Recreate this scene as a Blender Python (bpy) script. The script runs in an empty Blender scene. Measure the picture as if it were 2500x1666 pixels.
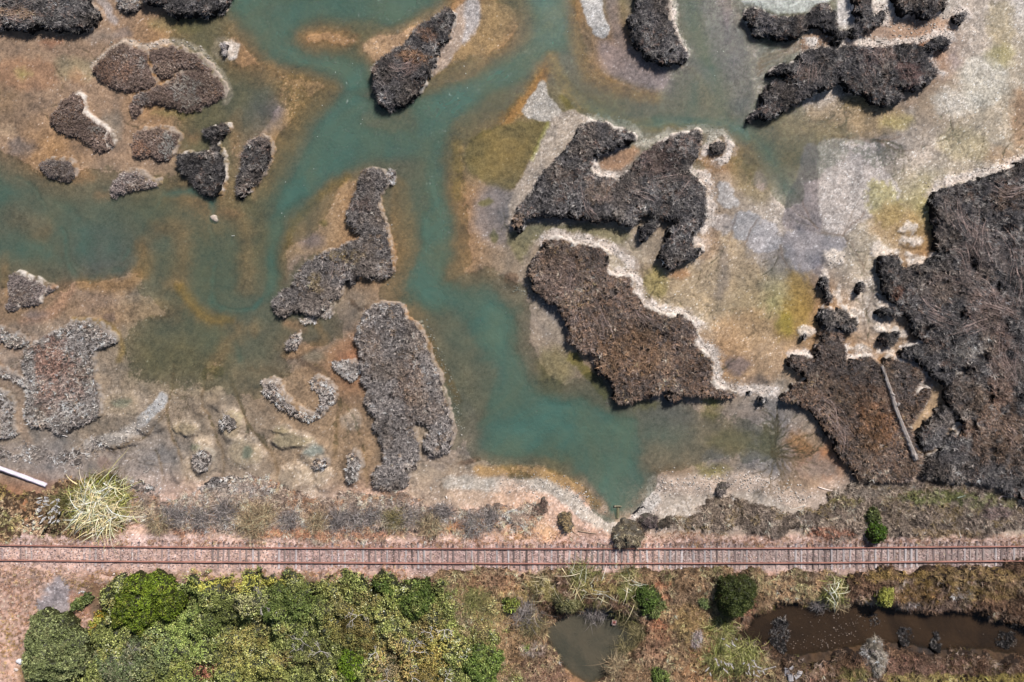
import bpy, math, random
import numpy as np
R = math.radians
sc = bpy.context.scene
col = sc.collection
# ------------------------------------------------------------------ camera, sky, sun, exposure
# the photo is taken straight down by a drone; 25 photo pixels = 1 m, ground frame 100 m x 66.6 m
H_CAM = 72.0
cam = bpy.data.cameras.new('camera'); camo = bpy.data.objects.new('camera', cam); col.objects.link(camo)
camo.location = (0, 0, H_CAM); camo.rotation_euler = (0, 0, 0)
cam.sensor_width = 36.0; cam.lens = 36.0 * H_CAM / 100.0
cam.clip_start = 0.5; cam.clip_end = 2000
sc.camera = camo
SUN_EL = 43.0; SUN_AZ = 32.0            # azimuth clockwise from +Y
w = bpy.data.worlds.new('World'); sc.world = w; w.use_nodes = True
nt = w.node_tree; bgn = nt.nodes['Background']
sky = nt.nodes.new('ShaderNodeTexSky'); sky.sky_type = 'NISHITA'; sky.sun_disc = False
sky.sun_elevation = R(SUN_EL); sky.sun_rotation = R(SUN_AZ)
nt.links.new(sky.outputs[0], bgn.inputs['Color']); bgn.inputs['Strength'].default_value = 0.065
sl = bpy.data.lights.new('sun', 'SUN'); sl.energy = 5.0; sl.angle = R(0.53); sl.color = (1.0, 0.965, 0.925)
so = bpy.data.objects.new('sun', sl); col.objects.link(so); so.rotation_euler = (R(90 - SUN_EL), 0, R(180 - SUN_AZ) )
sc.view_settings.view_transform = 'Standard'; sc.view_settings.look = 'None'
sc.view_settings.exposure = 0.0; sc.view_settings.gamma = 1.0
sc.render.engine = 'CYCLES'
sc.cycles.max_bounces = 5; sc.cycles.diffuse_bounces = 2; sc.cycles.transparent_max_bounces = 6

RS = np.random.RandomState(7)
random.seed(7)
S = 25.0
def WX(px): return (np.asarray(px) - 1250.0) / S
def WY(py): return (833.0 - np.asarray(py)) / S
def lin(c):
    c = np.asarray(c, dtype=float) / 255.0
    return np.where(c <= 0.04045, c / 12.92, ((c + 0.055) / 1.055) ** 2.4)

# ------------------------------------------------------------------ numpy noise
_T = np.random.RandomState(3).rand(256, 256)
def vn(x, y, s, seed=0):
    x = x / s + 17.3 * seed; y = y / s + 41.7 * seed
    xi = np.floor(x).astype(int); yi = np.floor(y).astype(int)
    fx = x - xi; fy = y - yi
    fx = fx * fx * (3 - 2 * fx); fy = fy * fy * (3 - 2 * fy)
    a = _T[xi % 256, yi % 256]; b = _T[(xi + 1) % 256, yi % 256]
    c = _T[xi % 256, (yi + 1) % 256]; d = _T[(xi + 1) % 256, (yi + 1) % 256]
    return (a * (1 - fx) + b * fx) * (1 - fy) + (c * (1 - fx) + d * fx) * fy
def fbm(x, y, s, seed=0, o=4):
    r = 0; a = 0.5; t = 0
    for i in range(o):
        r = r + a * vn(x, y, s, seed + i * 3); t += a; a *= 0.55; s = s / 2.1
    return r / t
def sst(a, b, x):
    t = np.clip((x - a) / (b - a + 1e-9), 0, 1); return t * t * (3 - 2 * t)

# ------------------------------------------------------------------ 2-D shapes (photo pixels)
def smooth(pts, closed=True, n=3):
    P = np.array(pts, float); m = len(P); out = []
    rng = range(m) if closed else range(m - 1)
    for i in rng:
        if closed: p0, p1, p2, p3 = P[i - 1], P[i], P[(i + 1) % m], P[(i + 2) % m]
        else: p0, p1, p2, p3 = P[max(i - 1, 0)], P[i], P[i + 1], P[min(i + 2, m - 1)]
        for k in range(n):
            t = k / n
            out.append(0.5 * (2 * p1 + (p2 - p0) * t + (2 * p0 - 5 * p1 + 4 * p2 - p3) * t * t + (3 * p1 - p0 - 3 * p2 + p3) * t ** 3))
    if not closed: out.append(P[-1])
    return np.array(out)
def fixp(pts, h): P = np.array(pts, float); return np.array([1250, 833.]) + (P - np.array([1250, 833.])) * (1 - h / H_CAM)
def sdist(poly, X, Y):
    d2 = np.full(X.shape, 1e12); ins = np.zeros(X.shape, bool)
    n = len(poly)
    for i in range(n):
        x0, y0 = poly[i]; x1, y1 = poly[(i + 1) % n]
        ex, ey = x1 - x0, y1 - y0; L = ex * ex + ey * ey + 1e-9
        t = np.clip(((X - x0) * ex + (Y - y0) * ey) / L, 0, 1)
        dx = X - x0 - t * ex; dy = Y - y0 - t * ey
        d2 = np.minimum(d2, dx * dx + dy * dy)
        if y0 != y1:
            c = ((y0 > Y) != (y1 > Y)) & (X < (x1 - x0) * (Y - y0) / (y1 - y0) + x0)
            ins ^= c
    d = np.sqrt(d2); return np.where(ins, d, -d)
def ldist(pts, X, Y):
    d2 = np.full(X.shape, 1e12)
    for i in range(len(pts) - 1):
        x0, y0 = pts[i]; x1, y1 = pts[i + 1]
        ex, ey = x1 - x0, y1 - y0; L = ex * ex + ey * ey + 1e-9
        t = np.clip(((X - x0) * ex + (Y - y0) * ey) / L, 0, 1)
        dx = X - x0 - t * ex; dy = Y - y0 - t * ey
        d2 = np.minimum(d2, dx * dx + dy * dy)
    return np.sqrt(d2)
def ell(cx, cy, rx, ry, a=0, n=14, wob=0.12, seed=0):
    rs = np.random.RandomState(int(cx * 7 + cy * 13 + seed) % 99999)
    ph = rs.rand(4) * 6.28; out = []
    for i in range(n):
        t = 2 * math.pi * i / n
        r = 1 + wob * (math.sin(2 * t + ph[0]) * .5 + math.sin(3 * t + ph[1]) * .6 + math.sin(5 * t + ph[2]) * .4)
        x, y = rx * r * math.cos(t), ry * r * math.sin(t)
        out.append((cx + x * math.cos(a) - y * math.sin(a), cy + x * math.sin(a) + y * math.cos(a)))
    return out

# ------------------------------------------------------------------ ground fields
STEP = 2.4
IX0, IX1, IY0, IY1 = -260.0, 2760.0, -260.0, 1928.0
nx = int((IX1 - IX0) / STEP) + 1; ny = int((IY1 - IY0) / STEP) + 1
xi = IX0 + STEP * np.arange(nx); yi = IY0 + STEP * np.arange(ny)
outer = np.cumsum(6 * 1.28 ** np.arange(28))
XS = np.concatenate([IX0 - outer[::-1], xi, xi[-1] + outer]); YS = np.concatenate([IY0 - outer[::-1], yi, yi[-1] + outer])
OX = len(outer)
PX, PY = np.meshgrid(XS, YS)
N1 = fbm(PX, PY, 90, 1) - .5; N2 = fbm(PX, PY, 90, 11) - .5
N3 = fbm(PX, PY, 16, 21, 3) - .5; N4 = fbm(PX, PY, 16, 31, 3) - .5
b0 = np.interp(PY, [1100, 1160, 1230, 1275, 1312, 1400, 1440, 1500, 1700], [0, .06, .45, .8, 1.15, 1.15, .75, .35, .35])
QX = 1250 + (PX - 1250) * H_CAM / (H_CAM - b0); QY = 833 + (PY - 833) * H_CAM / (H_CAM - b0)
UX = QX + N1 * 50 + N3 * 12; UY = QY + N2 * 50 + N4 * 12        # strongly warped
VX = QX + N1 * 8 + N3 * 10; VY = QY + N2 * 8 + N4 * 10          # lightly warped

PAL = dict(t=(150, 127, 107), b=(134, 113, 92), o=(160, 127, 93), l=(118, 110, 86), g=(132, 127, 124), d=(110, 109, 112),
           m=(142, 128, 112), w=(205, 198, 190), p=(184, 172, 160), c=(178, 166, 148), y=(162, 152, 108), r=(156, 112, 82),
           k=(216, 182, 164), e=(124, 118, 102), W=(228, 222, 216))
GRID = """ttttltlllololggllwwpwpw
tttolooloooeoggepprpccc
bttoleeelollleeepmmcccc
tottlteeelolgeolldpccrr
eeeloleoeoggmmmppcycppp
eedelleooommcmpggcoopppp
bbteleemoemgmccyopooppp
tgmllebrmemmboocoommppp
mmmmmmbbmeeeegmgmmmbmmm
mgmgmmmbmmelmmmgrmbbbbb
rrkkkppkkkkkkpppppppppp
kkrbbbbbbbbrrrrrbbbbbbb
kgbbbbbbbbrrbrrbblbbbbb
obbbbbbbbbbrlrrbbbbbbbb""".split('\n')
gc = np.array([[lin(PAL[ch]) for ch in row[:21]] for row in GRID])
TT = dict(e=0.24, l=0.12, d=0.06)
gt = np.array([[TT.get(ch, 0.0) for ch in row[:21]] for row in GRID])
def gsample(G, X, Y):
    fx = np.clip(X / 125.0, 0, 19.999); fy = np.clip(Y / 125.0, 0, G.shape[0] - 1.001)
    a = fx.astype(int); b = fy.astype(int); fx = fx - a; fy = fy - b
    fx = fx * fx * (3 - 2 * fx); fy = fy * fy * (3 - 2 * fy)
    if G.ndim == 3: fx = fx[..., None]; fy = fy[..., None]
    return (G[b, a] * (1 - fx) + G[b, a + 1] * fx) * (1 - fy) + (G[b + 1, a] * (1 - fx) + G[b + 1, a + 1] * fx) * fy
C = gsample(gc, UX, UY); T = gsample(gt, UX, UY)
T = T * sst(1180, 1120, PY)

def win(pts, m):
    x0 = min(p[0] for p in pts) - m; x1 = max(p[0] for p in pts) + m
    y0 = min(p[1] for p in pts) - m; y1 = max(p[1] for p in pts) + m
    a, b = np.searchsorted(XS, [x0, x1]); c, d = np.searchsorted(YS, [y0, y1])
    return slice(c, d), slice(a, b)
def mask(kind, pts, wd, soft, warp, grain, gs):
    if kind == 'p': pts = smooth(pts, True, 3)
    elif kind == 's': pts = smooth(pts, False, 3)
    sl_ = win(pts, wd + soft * 2 + 45)
    X, Y = ((UX, UY) if warp == 2 else (VX, VY) if warp == 1 else (PX, PY))
    X = X[sl_]; Y = Y[sl_]
    d = sdist(pts, X, Y) if kind == 'p' else wd - ldist(pts, X, Y)
    if kind == 'p': d = d + wd
    if grain:
        n = fbm(PX[sl_], PY[sl_], gs, 5 + int(pts[0][0]) % 40, 4) - .5
        d = d + n * grain
    return sl_, sst(-soft, soft, d)
def paint(kind, pts, c, a=.8, wd=0, soft=8, warp=1, grain=0, gs=14):
    s_, m = mask(kind, pts, wd, soft, warp, grain, gs)
    cc = lin(PAL[c] if isinstance(c, str) else c); m = (m * a)[..., None]
    C[s_] = C[s_] * (1 - m) + cc * m
def blob(cx, cy, rx, ry, c, a=.8, soft=10, warp=1, ang=0, grain=0, gs=14):
    paint('p', ell(cx, cy, rx, ry, ang), c, a, 0, soft, warp, grain, gs)
def deep(kind, pts, t, wd=0, soft=16, warp=1):
    s_, m = mask(kind, pts, wd, soft * 1.5, warp, 16, 40)
    T[s_] = np.maximum(T[s_], m * t)
def shoal(kind, pts, wd=0, soft=10, a=1.0, warp=1):
    s_, m = mask(kind, pts, wd, soft * 1.35, warp, 16, 30)
    T[s_] = T[s_] * (1 - m * a * .93)

# channels of deep teal water
deep('p', [(560, 20), (640, -60), (1090, -60), (1075, 10), (1020, 45), (960, 70), (880, 60), (800, 55), (740, 70), (740, 120), (850, 130), (905, 160), (900, 215), (850, 240),
           (800, 200), (730, 175), (670, 150), (620, 100)], .78, soft=26)
deep('p', [(850, 215), (915, 250), (950, 290), (1010, 250), (1060, 215), (1160, 190), (1270, 130), (1300, 60), (1290, -40), (1400, -60), (1395, 40), (1390, 120), (1360, 140), (1330, 150), (1300, 190),
           (1200, 240), (1130, 290), (1100, 330), (1095, 420), (1110, 520), (1110, 620), (1090, 680), (1100, 720), (1010, 720), (980, 700), (1000, 630), (1035, 540), (1040, 450), (1010, 400), (900, 400), (860, 420), (780, 470),
           (720, 520), (700, 580), (680, 620), (680, 700), (640, 740), (640, 600), (660, 500), (700, 430), (740, 350), (790, 270)], .72, soft=22)
deep('s', [(1345, 100), (1350, 180), (1395, 240), (1470, 285), (1560, 308), (1660, 300), (1760, 300), (1820, 330)], .74, 18, 16)
deep('s', [(1800, 300), (1860, 350), (1900, 420), (1925, 470)], .5, 20, 20)
deep('s', [(1760, 290), (1755, 220), (1720, 130), (1690, 40), (1680, -40)], .5, 26, 26)
deep('s', [(1640, 310), (1690, 270), (1700, 200)], .45, 20, 18)
deep('s', [(660, 600), (655, 690), (620, 748), (540, 758), (515, 740), (522, 670), (535, 610), (510, 560), (520, 500), (480, 470), (400, 475)], .62, 10, 12)
deep('s', [(400, 470), (370, 520), (330, 580), (318, 640), (280, 665), (200, 675), (165, 640), (160, 580), (110, 510), (70, 450), (0, 430), (-80, 420)], .6, 8, 12)
deep('p', [(-80, 400), (60, 440), (160, 560), (180, 650), (300, 640), (320, 570), (390, 490), (380, 470), (300, 500), (200, 490), (100, 480), (-80, 560)], .6, soft=40)
deep('p', [(-80, 560), (100, 560), (170, 650), (60, 650), (-80, 640)], .5, soft=30)
deep('p', [(400, 720), (500, 700), (520, 760), (480, 820), (420, 850), (370, 800)], .3, soft=35)
shoal('p', [(180, 700), (300, 700), (420, 690), (440, 740), (300, 830), (270, 770)], a=.8, soft=25)
shoal('p', [(560, 830), (700, 800), (840, 760), (900, 720), (940, 690), (860, 680), (700, 780)], a=.7, soft=18)
shoal('p', [(560, 500), (640, 480), (650, 560), (620, 640), (560, 620)], a=.45, soft=26)
shoal('p', [(240, 460), (400, 480), (330, 560), (240, 600), (180, 520)], a=.4, soft=30)
deep('s', [(575, 760), (575, 830), (590, 880)], .5, 10, 14)
deep('p', [(1010, 690), (1090, 700), (1180, 700), (1240, 715), (1270, 770), (1260, 840), (1300, 900), (1370, 960), (1440, 985), (1530, 1010), (1570, 1045), (1570, 1090), (1572, 1160), (1560, 1215), (1530, 1262),
           (1490, 1262), (1455, 1225), (1420, 1170), (1330, 1130), (1250, 1130), (1180, 1110), (1165, 1060), (1190, 1000), (1200, 930), (1170, 860), (1130, 800), (1060, 770), (1000, 740)], .80, soft=30, warp=2)
deep('s', [(1040, 540), (1050, 620), (1020, 690), (1060, 740), (1150, 760), (1230, 860), (1260, 960), (1350, 1040), (1450, 1080), (1500, 1150), (1510, 1210)], .88, 30, 40)
deep('p', [(1500, 1030), (1640, 1040), (1820, 1050), (1860, 1090), (1740, 1110), (1600, 1130)], .2, soft=30)
deep('s', [(1320, -40), (1320, 60), (1290, 130), (1200, 190), (1100, 250), (1050, 320), (1060, 450), (1080, 540)], .88, 26, 30)
# mud bars and algae shelves standing in the water
shoal('p', [(680, 185), (760, 175), (835, 215), (770, 290), (730, 350), (690, 440), (640, 480), (640, 300)], a=.85, soft=22)
shoal('p', ell(800, 92, 74, 24, .05), a=.7, soft=26)
shoal('p', [(880, 105), (1000, 60), (1050, 40), (1075, 60), (1000, 140), (920, 160)], a=.9, soft=14)
shoal('p', [(1170, 20), (1215, 0), (1260, 20), (1240, 110), (1160, 160), (1060, 205), (1060, 170)], a=.8, soft=20)
shoal('p', ell(950, 290, 70, 22, .1), a=.7, soft=20)
shoal('p', [(1130, 340), (1250, 260), (1345, 130), (1370, 200), (1440, 275), (1560, 325), (1700, 320), (1690, 400), (1400, 520), (1250, 560), (1180, 520), (1120, 440)], a=.95, soft=14)
shoal('p', [(1400, -40), (1600, -40), (1640, 180), (1620, 240), (1540, 230), (1450, 180), (1410, 90)], a=.92, soft=20)
shoal('p', [(960, 440), (1000, 460), (1020, 560), (1010, 640), (970, 670), (955, 600)], a=.9, soft=16)
shoal('p', [(700, 560), (800, 470), (860, 430), (870, 560), (840, 600), (740, 640), (690, 700)], a=.9, soft=16)
shoal('p', ell(1160, 670, 55, 22, 0), a=.65, soft=24)
shoal('p', [(450, 690), (480, 690), (510, 770), (570, 775), (560, 800), (480, 790)], a=.8, soft=14)
shoal('p', [(540, 560), (620, 560), (640, 640), (630, 735), (545, 735)], a=.6, soft=20)
shoal('p', [(330, 610), (360, 590), (420, 680), (380, 700), (300, 700)], a=.7, soft=18)
shoal('p', ell(1360, 910, 50, 65, -.5), a=.7, soft=26)
shoal('p', [(1180, 1125), (1330, 1125), (1440, 1180), (1490, 1260), (1400, 1230), (1300, 1165), (1170, 1165)], a=.9, soft=10)
shoal('p', ell(1620, 1050, 30, 20, 0), a=.8, soft=14)

deep('s', [(300, 640), (330, 580), (385, 500), (400, 475)], .55, 6, 8); deep('s', [(520, 680), (525, 740), (560, 757), (620, 750), (650, 700), (660, 600)], .62, 10, 10); deep('s', [(70, 450), (110, 510), (160, 580), (175, 645), (230, 665), (290, 655)], .5, 7, 9)
RB = []
deep('p', [(-80, 430), (200, 480), (400, 480), (520, 500), (640, 540), (650, 740), (570, 860), (450, 840), (390, 720), (320, 650), (150, 640), (-80, 600)], .38, soft=34)
for q_, w_ in (([(200, 690), (300, 690), (352, 650), (350, 600)], 18), ([(380, 560), (430, 560), (450, 640), (420, 690)], 20), ([(440, 690), (460, 740), (510, 780), (570, 785)], 14), ([(560, 520), (600, 560), (600, 700)], 20), ([(40, 530), (100, 560)], 20), ([(230, 800), (330, 760), (420, 760)], 22), ([(620, 800), (560, 830), (520, 900)], 16)):
    shoal('s', q_, w_, soft=18, a=.75); RB.append((q_, w_))
deep('s', [(1560, 1050), (1660, 1052), (1780, 1066), (1850, 1092)], .16, 24, 50); deep('s', [(1480, 1070), (1560, 1066), (1640, 1064)], .66, 20, 70)
deep('s', [(1040, 420), (1050, 620), (1030, 700), (1120, 780), (1200, 880), (1250, 980), (1380, 1060)], .5, 60, 46)
deep('s', [(1700, 40), (1730, 160), (1740, 280), (1640, 310), (1500, 290)], .42, 34, 34); deep('s', [(700, 500), (760, 380), (860, 280), (1000, 320), (1160, 230)], .5, 60, 40)
for x_, y_, rx_, ry_ in ((900, 640, 40, 60), (850, 560, 50, 40), (770, 640, 50, 40), (960, 620, 26, 40), (1140, 420, 60, 90), (1200, 560, 60, 60)): shoal('p', ell(x_, y_, rx_, ry_), a=.6, soft=24)
# colour of the bed: algae, mud, salt
A = paint
for q_, w_ in RB: A('s', q_, (150, 124, 94), .5, w_ * 1.2, 18, grain=40, gs=18)
A('p', [(690, 185), (760, 180), (835, 215), (770, 290), (730, 350), (690, 440), (640, 480), (650, 300)], (150, 122, 84), .8, soft=18, grain=20, gs=10)
A('p', [(600, 240), (680, 230), (690, 300), (650, 330), (610, 300)], 'd', .55, soft=25)
blob(660, 270, 30, 22, (118, 112, 118), .6, 16)
A('p', [(560, 150), (640, 110), (700, 180), (640, 210), (570, 190)], 'o', .7, soft=18)
A('p', [(560, 170), (620, 190), (600, 260), (560, 250)], 'l', .6, soft=18)
blob(800, 92, 75, 26, 'o', .85, 14, grain=16)
A('p', [(880, 105), (1000, 60), (1050, 35), (1080, 30), (1000, 140), (920, 165)], (176, 146, 116), .85, soft=12)
A('p', [(1170, 20), (1215, 0), (1250, 30), (1230, 110), (1160, 160), (1060, 205), (1060, 170)], (152, 130, 96), .8, soft=18, grain=18, gs=9)
blob(950, 290, 70, 22, (150, 130, 106), .7, 18, grain=14)
A('s', [(1405, -20), (1398, 60), (1410, 120), (1450, 190), (1530, 225), (1600, 238)], (152, 122, 82), .8, 16, 12, grain=18, gs=7)
A('p', [(1460, 100), (1530, 120), (1620, 170), (1640, 220), (1560, 210), (1480, 180)], (140, 130, 132), .75, soft=16)
A('s', [(1490, -20), (1500, 60), (1530, 130), (1600, 165)], (138, 124, 118), .8, 16, 12)
A('s', [(1345, 135), (1315, 200), (1280, 250), (1230, 300)], (156, 118, 70), .85, 17, 10, grain=16, gs=7)
A('s', [(1350, 150), (1385, 215), (1450, 268), (1540, 300), (1620, 308), (1720, 312)], (166, 136, 90), .85, 13, 9)
A('s', [(1375, 240), (1400, 275)], (108, 100, 52), .7, 9, 7, grain=10)
A('p', [(1620, 40), (1690, -20), (1720, 60), (1740, 160), (1700, 150), (1660, 80)], (102, 104, 76), .6, soft=18, grain=20)
A('p', [(1640, 150), (1690, 170), (1740, 240), (1720, 260), (1700, 180)], (150, 130, 98), .55, soft=16)
A('p', [(1750, 30), (1830, 60), (1850, 200), (1840, 290), (1790, 280), (1770, 150)], (122, 116, 122), .6, soft=26)
A('p', [(1820, 60), (1860, 110), (1900, 130), (1920, 180), (1870, 220), (1850, 270), (1838, 200)], (176, 162, 155), .8, soft=10, grain=24, gs=9)
A('p', [(1030, 370), (1080, 370), (1100, 420), (1110, 520), (1090, 520), (1070, 420)], 'o', .4, soft=18)
A('s', [(1115, 350), (1120, 410), (1115, 480)], (148, 124, 78), .7, 12, 10, grain=14, gs=8)
A('p', [(1140, 350), (1200, 312), (1330, 292), (1325, 340), (1290, 405), (1262, 455), (1230, 465), (1170, 440), (1138, 400)], (112, 102, 66), .85, soft=9, grain=14)
A('p', [(1170, 470), (1240, 470), (1240, 560), (1220, 600), (1160, 560)], (128, 122, 122), .7, soft=18)
blob(1185, 495, 18, 9, (100, 98, 50), .7, 5, grain=8); blob(1205, 578, 11, 16, (98, 98, 58), .7, 5, grain=8); blob(1250, 690, 16, 26, (112, 92, 76), .8, 4, grain=14, gs=8)
A('p', [(960, 440), (1000, 460), (1018, 560), (1005, 640), (975, 670), (955, 600)], (156, 126, 90), .8, soft=12, grain=12, gs=8)
A('p', [(780, 440), (850, 430), (860, 540), (840, 600), (740, 640), (690, 690), (690, 600), (740, 510)], (152, 126, 98), .65, soft=20)
blob(760, 590, 30, 18, (126, 116, 118), .6, 14); blob(790, 545, 9, 8, (92, 90, 44), .6, 5)
A('s', [(700, 600), (720, 540), (790, 470), (850, 430)], (140, 116, 66), .6, 10, 9, grain=14, gs=8)
A('s', [(440, 700), (470, 740), (500, 775), (560, 780)], (150, 122, 70), .8, 12, 8, grain=10, gs=7)
A('s', [(335, 600), (350, 640), (330, 680), (290, 700), (200, 690)], (146, 116, 80), .7, 16, 14, grain=14)
A('s', [(10, 620), (10, 680), (30, 720)], 'o', .6, 10, 10)
A('s', [(130, 710), (170, 700), (130, 760), (60, 790)], (164, 130, 106), .7, 14, 12)
A('s', [(180, 780), (230, 785), (275, 800), (300, 850), (290, 880)], (128, 108, 58), .6, 7, 6, grain=8)
blob(268, 775, 16, 12, (108, 92, 84), .7, 4, grain=10)
A('p', [(700, 640), (760, 620), (740, 680), (700, 720)], (136, 122, 112), .6, soft=14)
A('p', [(860, 700), (880, 750), (860, 800), (800, 840), (780, 870), (700, 910), (620, 900), (700, 860), (780, 800), (830, 740)], (124, 112, 100), .7, soft=14, grain=14)
for q in ([(612, 902), (650, 900), (684, 915), (686, 930)], [(730, 880), (760, 895), (775, 905)], [(715, 875), (760, 855), (775, 828)], [(860, 735), (880, 755), (895, 750)]):
    A('s', q, (92, 78, 66), .8, 6, 2, grain=12, gs=7)
blob(765, 870, 26, 12, (128, 122, 104), .5, 10)
A('s', [(770, 790), (790, 830), (740, 850), (700, 870)], 'o', .55, 10, 8); A('s', [(700, 790), (735, 800)], (176, 140, 112), .8, 12, 10)
blob(860, 870, 28, 18, (172, 126, 96), .8, 12, grain=10)
A('p', [(640, 1090), (700, 1060), (700, 1020), (620, 1000), (560, 900), (640, 880), (700, 920), (760, 920), (850, 1000), (900, 1030), (920, 1100), (900, 1180), (800, 1200), (690, 1190)], (158, 134, 108), .5, soft=30)
riv = [([(422, 890), (420, 950), (405, 1010), (370, 1055), (310, 1085), (270, 1095)], 3.5), ([(500, 940), (495, 985), (512, 1020), (530, 1075), (548, 1110), (545, 1165)], 4),
       ([(560, 920), (590, 985), (600, 1020), (625, 1060), (660, 1100), (680, 1150), (678, 1185)], 6), ([(770, 890), (805, 930), (835, 980), (865, 1020), (878, 1060)], 5),
       ([(830, 985), (823, 1040), (818, 1120)], 8), ([(410, 1000), (420, 1070), (445, 1120), (462, 1170)], 6), ([(380, 1100), (392, 1140), (400, 1175)], 4), ([(885, 1090), (890, 1140), (893, 1190)], 6)]
for q, wd in riv: A('s', q, (120, 100, 74), .7, wd * .5, 5, grain=5, gs=8)
blob(530, 905, 18, 18, (84, 84, 54), .55, 3, grain=22, gs=8); blob(500, 915, 8, 18, (84, 84, 54), .5, 3, grain=16, gs=8)
for (x, y, rx, ry, c_) in ((455, 1045, 30, 16, (164, 150, 112)), (565, 1035, 26, 34, (168, 154, 122)), (600, 1105, 38, 34, (166, 156, 128)), (715, 1075, 48, 18, (166, 158, 116)), (690, 1050, 20, 12, (168, 158, 110)),
                       (300, 985, 46, 26, (156, 142, 118)), (500, 1090, 22, 22, (160, 148, 126)), (860, 1025, 20, 20, (162, 148, 134)), (720, 1160, 32, 22, (172, 156, 134)), (490, 1130, 34, 36, (166, 152, 134)), (770, 1140, 34, 40, (170, 156, 136))):
    blob(x, y, rx * 1.25, ry * 1.3, (186, 170, 152), .5, 6, grain=10, gs=8); blob(x - 2, y + 2, rx, ry, tuple(int(.5 * a_ + .5 * b_) for a_, b_ in zip(c_, (158, 140, 120))), .7, 8, grain=8, gs=8)
blob(298, 985, 26, 10, (104, 112, 96), .7, 7); blob(607, 1105, 13, 15, (96, 112, 98), .7, 5); blob(770, 1100, 26, 14, (138, 146, 138), .8, 7); blob(480, 1092, 16, 8, (128, 132, 110), .7, 5)
A('s', [(398, 975), (380, 1000), (350, 1030)], (172, 174, 176), .85, 14, 4, grain=6, gs=7)
A('s', [(350, 1030), (300, 1062), (220, 1085)], (160, 154, 148), .85, 14, 6, grain=12, gs=7)
blob(275, 1105, 16, 9, (74, 64, 56), .85, 3); blob(255, 1130, 16, 14, (120, 74, 54), .7, 4, grain=8)
A('p', [(0, 850), (30, 860), (45, 880), (35, 900), (0, 880)], (150, 136, 124), .8, soft=5)
A('s', [(0, 920), (50, 960), (50, 1020), (70, 1090)], (150, 132, 116), .8, 12, 7)
A('p', [(-20, 1080), (60, 1090), (200, 1100), (330, 1110), (400, 1190), (300, 1220), (100, 1160), (-20, 1140)], (150, 140, 134), .6, soft=12, grain=20)
A('s', [(1165, 1122), (1120, 1135), (1088, 1160), (1082, 1215)], (112, 92, 76), .85, 7, 3, grain=5)
A('p', [(1010, 1130), (1090, 1125), (1170, 1150), (1240, 1172), (1240, 1240), (1000, 1230), (1000, 1180)], (166, 150, 132), .7, soft=10, grain=12)
A('p', [(1090, 1020), (1128, 1060), (1120, 1110), (1080, 1150), (1040, 1130), (1030, 1110)], (150, 136, 124), .8, soft=8)
A('p', [(1120, 960), (1160, 1000), (1190, 1100), (1120, 1110), (1130, 1030)], (124, 116, 108), .7, soft=14)
A('s', [(1045, 820), (1070, 880), (1105, 950), (1118, 980)], (130, 100, 60), .7, 9, 6, grain=8)
A('s', [(1170, 1150), (1310, 1152), (1400, 1185), (1460, 1235)], (168, 136, 92), .8, 13, 7)
A('s', [(1100, 1178), (1240, 1186), (1320, 1184), (1385, 1215), (1440, 1262), (1500, 1290)], (178, 170, 160), .9, 16, 6, grain=8, gs=6)
A('s', [(1600, 1175), (1592, 1220), (1560, 1262)], (200, 194, 188), .9, 16, 5, grain=8, gs=6)
A('s', [(1610, 1180), (1700, 1185), (1850, 1175), (1960, 1230), (2040, 1240)], (182, 164, 150), .85, 24, 10, grain=14, gs=7)
A('p', [(1240, 1170), (1330, 1220), (1420, 1290), (1360, 1320), (1200, 1320), (1180, 1250)], (206, 172, 148), .7, soft=20, grain=20)
A('s', [(1395, 870), (1440, 915), (1480, 965)], (104, 98, 44), .75, 12, 5, grain=14, gs=8)
A('s', [(1420, 830), (1450, 880), (1490, 940), (1490, 985)], (146, 132, 124), .8, 7, 4)
blob(1350, 905, 44, 60, (110, 106, 66), .55, 20, grain=16)
A('p', [(1290, 600), (1310, 590), (1280, 680), (1330, 760), (1390, 830), (1360, 830), (1290, 740), (1270, 660)], (152, 140, 126), .8, soft=9)
A('p', [(1240, 560), (1330, 545), (1500, 555), (1540, 580), (1490, 600), (1400, 570), (1320, 572), (1270, 640)], (122, 118, 78), .6, soft=9, grain=14)
A('p', [(1420, 570), (1480, 590), (1540, 620), (1600, 680), (1640, 700), (1600, 720), (1540, 650), (1500, 620)], (142, 130, 122), .7, soft=8)
A('p', [(1560, 650), (1700, 640), (1760, 560), (1850, 640), (1860, 760), (1780, 800), (1700, 770), (1600, 740), (1570, 700)], (168, 147, 116), .7, soft=22, grain=40, gs=14)
blob(1600, 690, 30, 36, (158, 146, 84), .6, 10, grain=20, gs=8)
blob(1660, 668, 26, 12, (178, 134, 96), .7, 8)
A('s', [(1765, 610), (1770, 680), (1755, 720)], (136, 126, 118), .6, 12, 10)
A('p', [(1710, 570), (1740, 540), (1760, 600), (1720, 640), (1690, 610)], (176, 146, 118), .6, soft=10, grain=12)
A('p', [(1740, 790), (1860, 760), (1960, 820), (1940, 900), (1840, 950), (1760, 930), (1750, 860)], (172, 140, 106), .7, soft=24, grain=30, gs=10)
blob(1802, 892, 28, 22, (116, 106, 108), .75, 10, grain=16); blob(1850, 930, 26, 12, (118, 106, 100), .5, 8, grain=16)
A('p', [(1735, 430), (1790, 430), (1770, 520), (1735, 540)], (176, 156, 136), .6, soft=8, grain=12)
A('p', [(1770, 370), (1830, 380), (1880, 450), (1870, 500), (1810, 480), (1790, 430)], (122, 110, 76), .6, soft=16, grain=16)
blob(1855, 440, 16, 24, (150, 138, 140), .55, 6)
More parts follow.
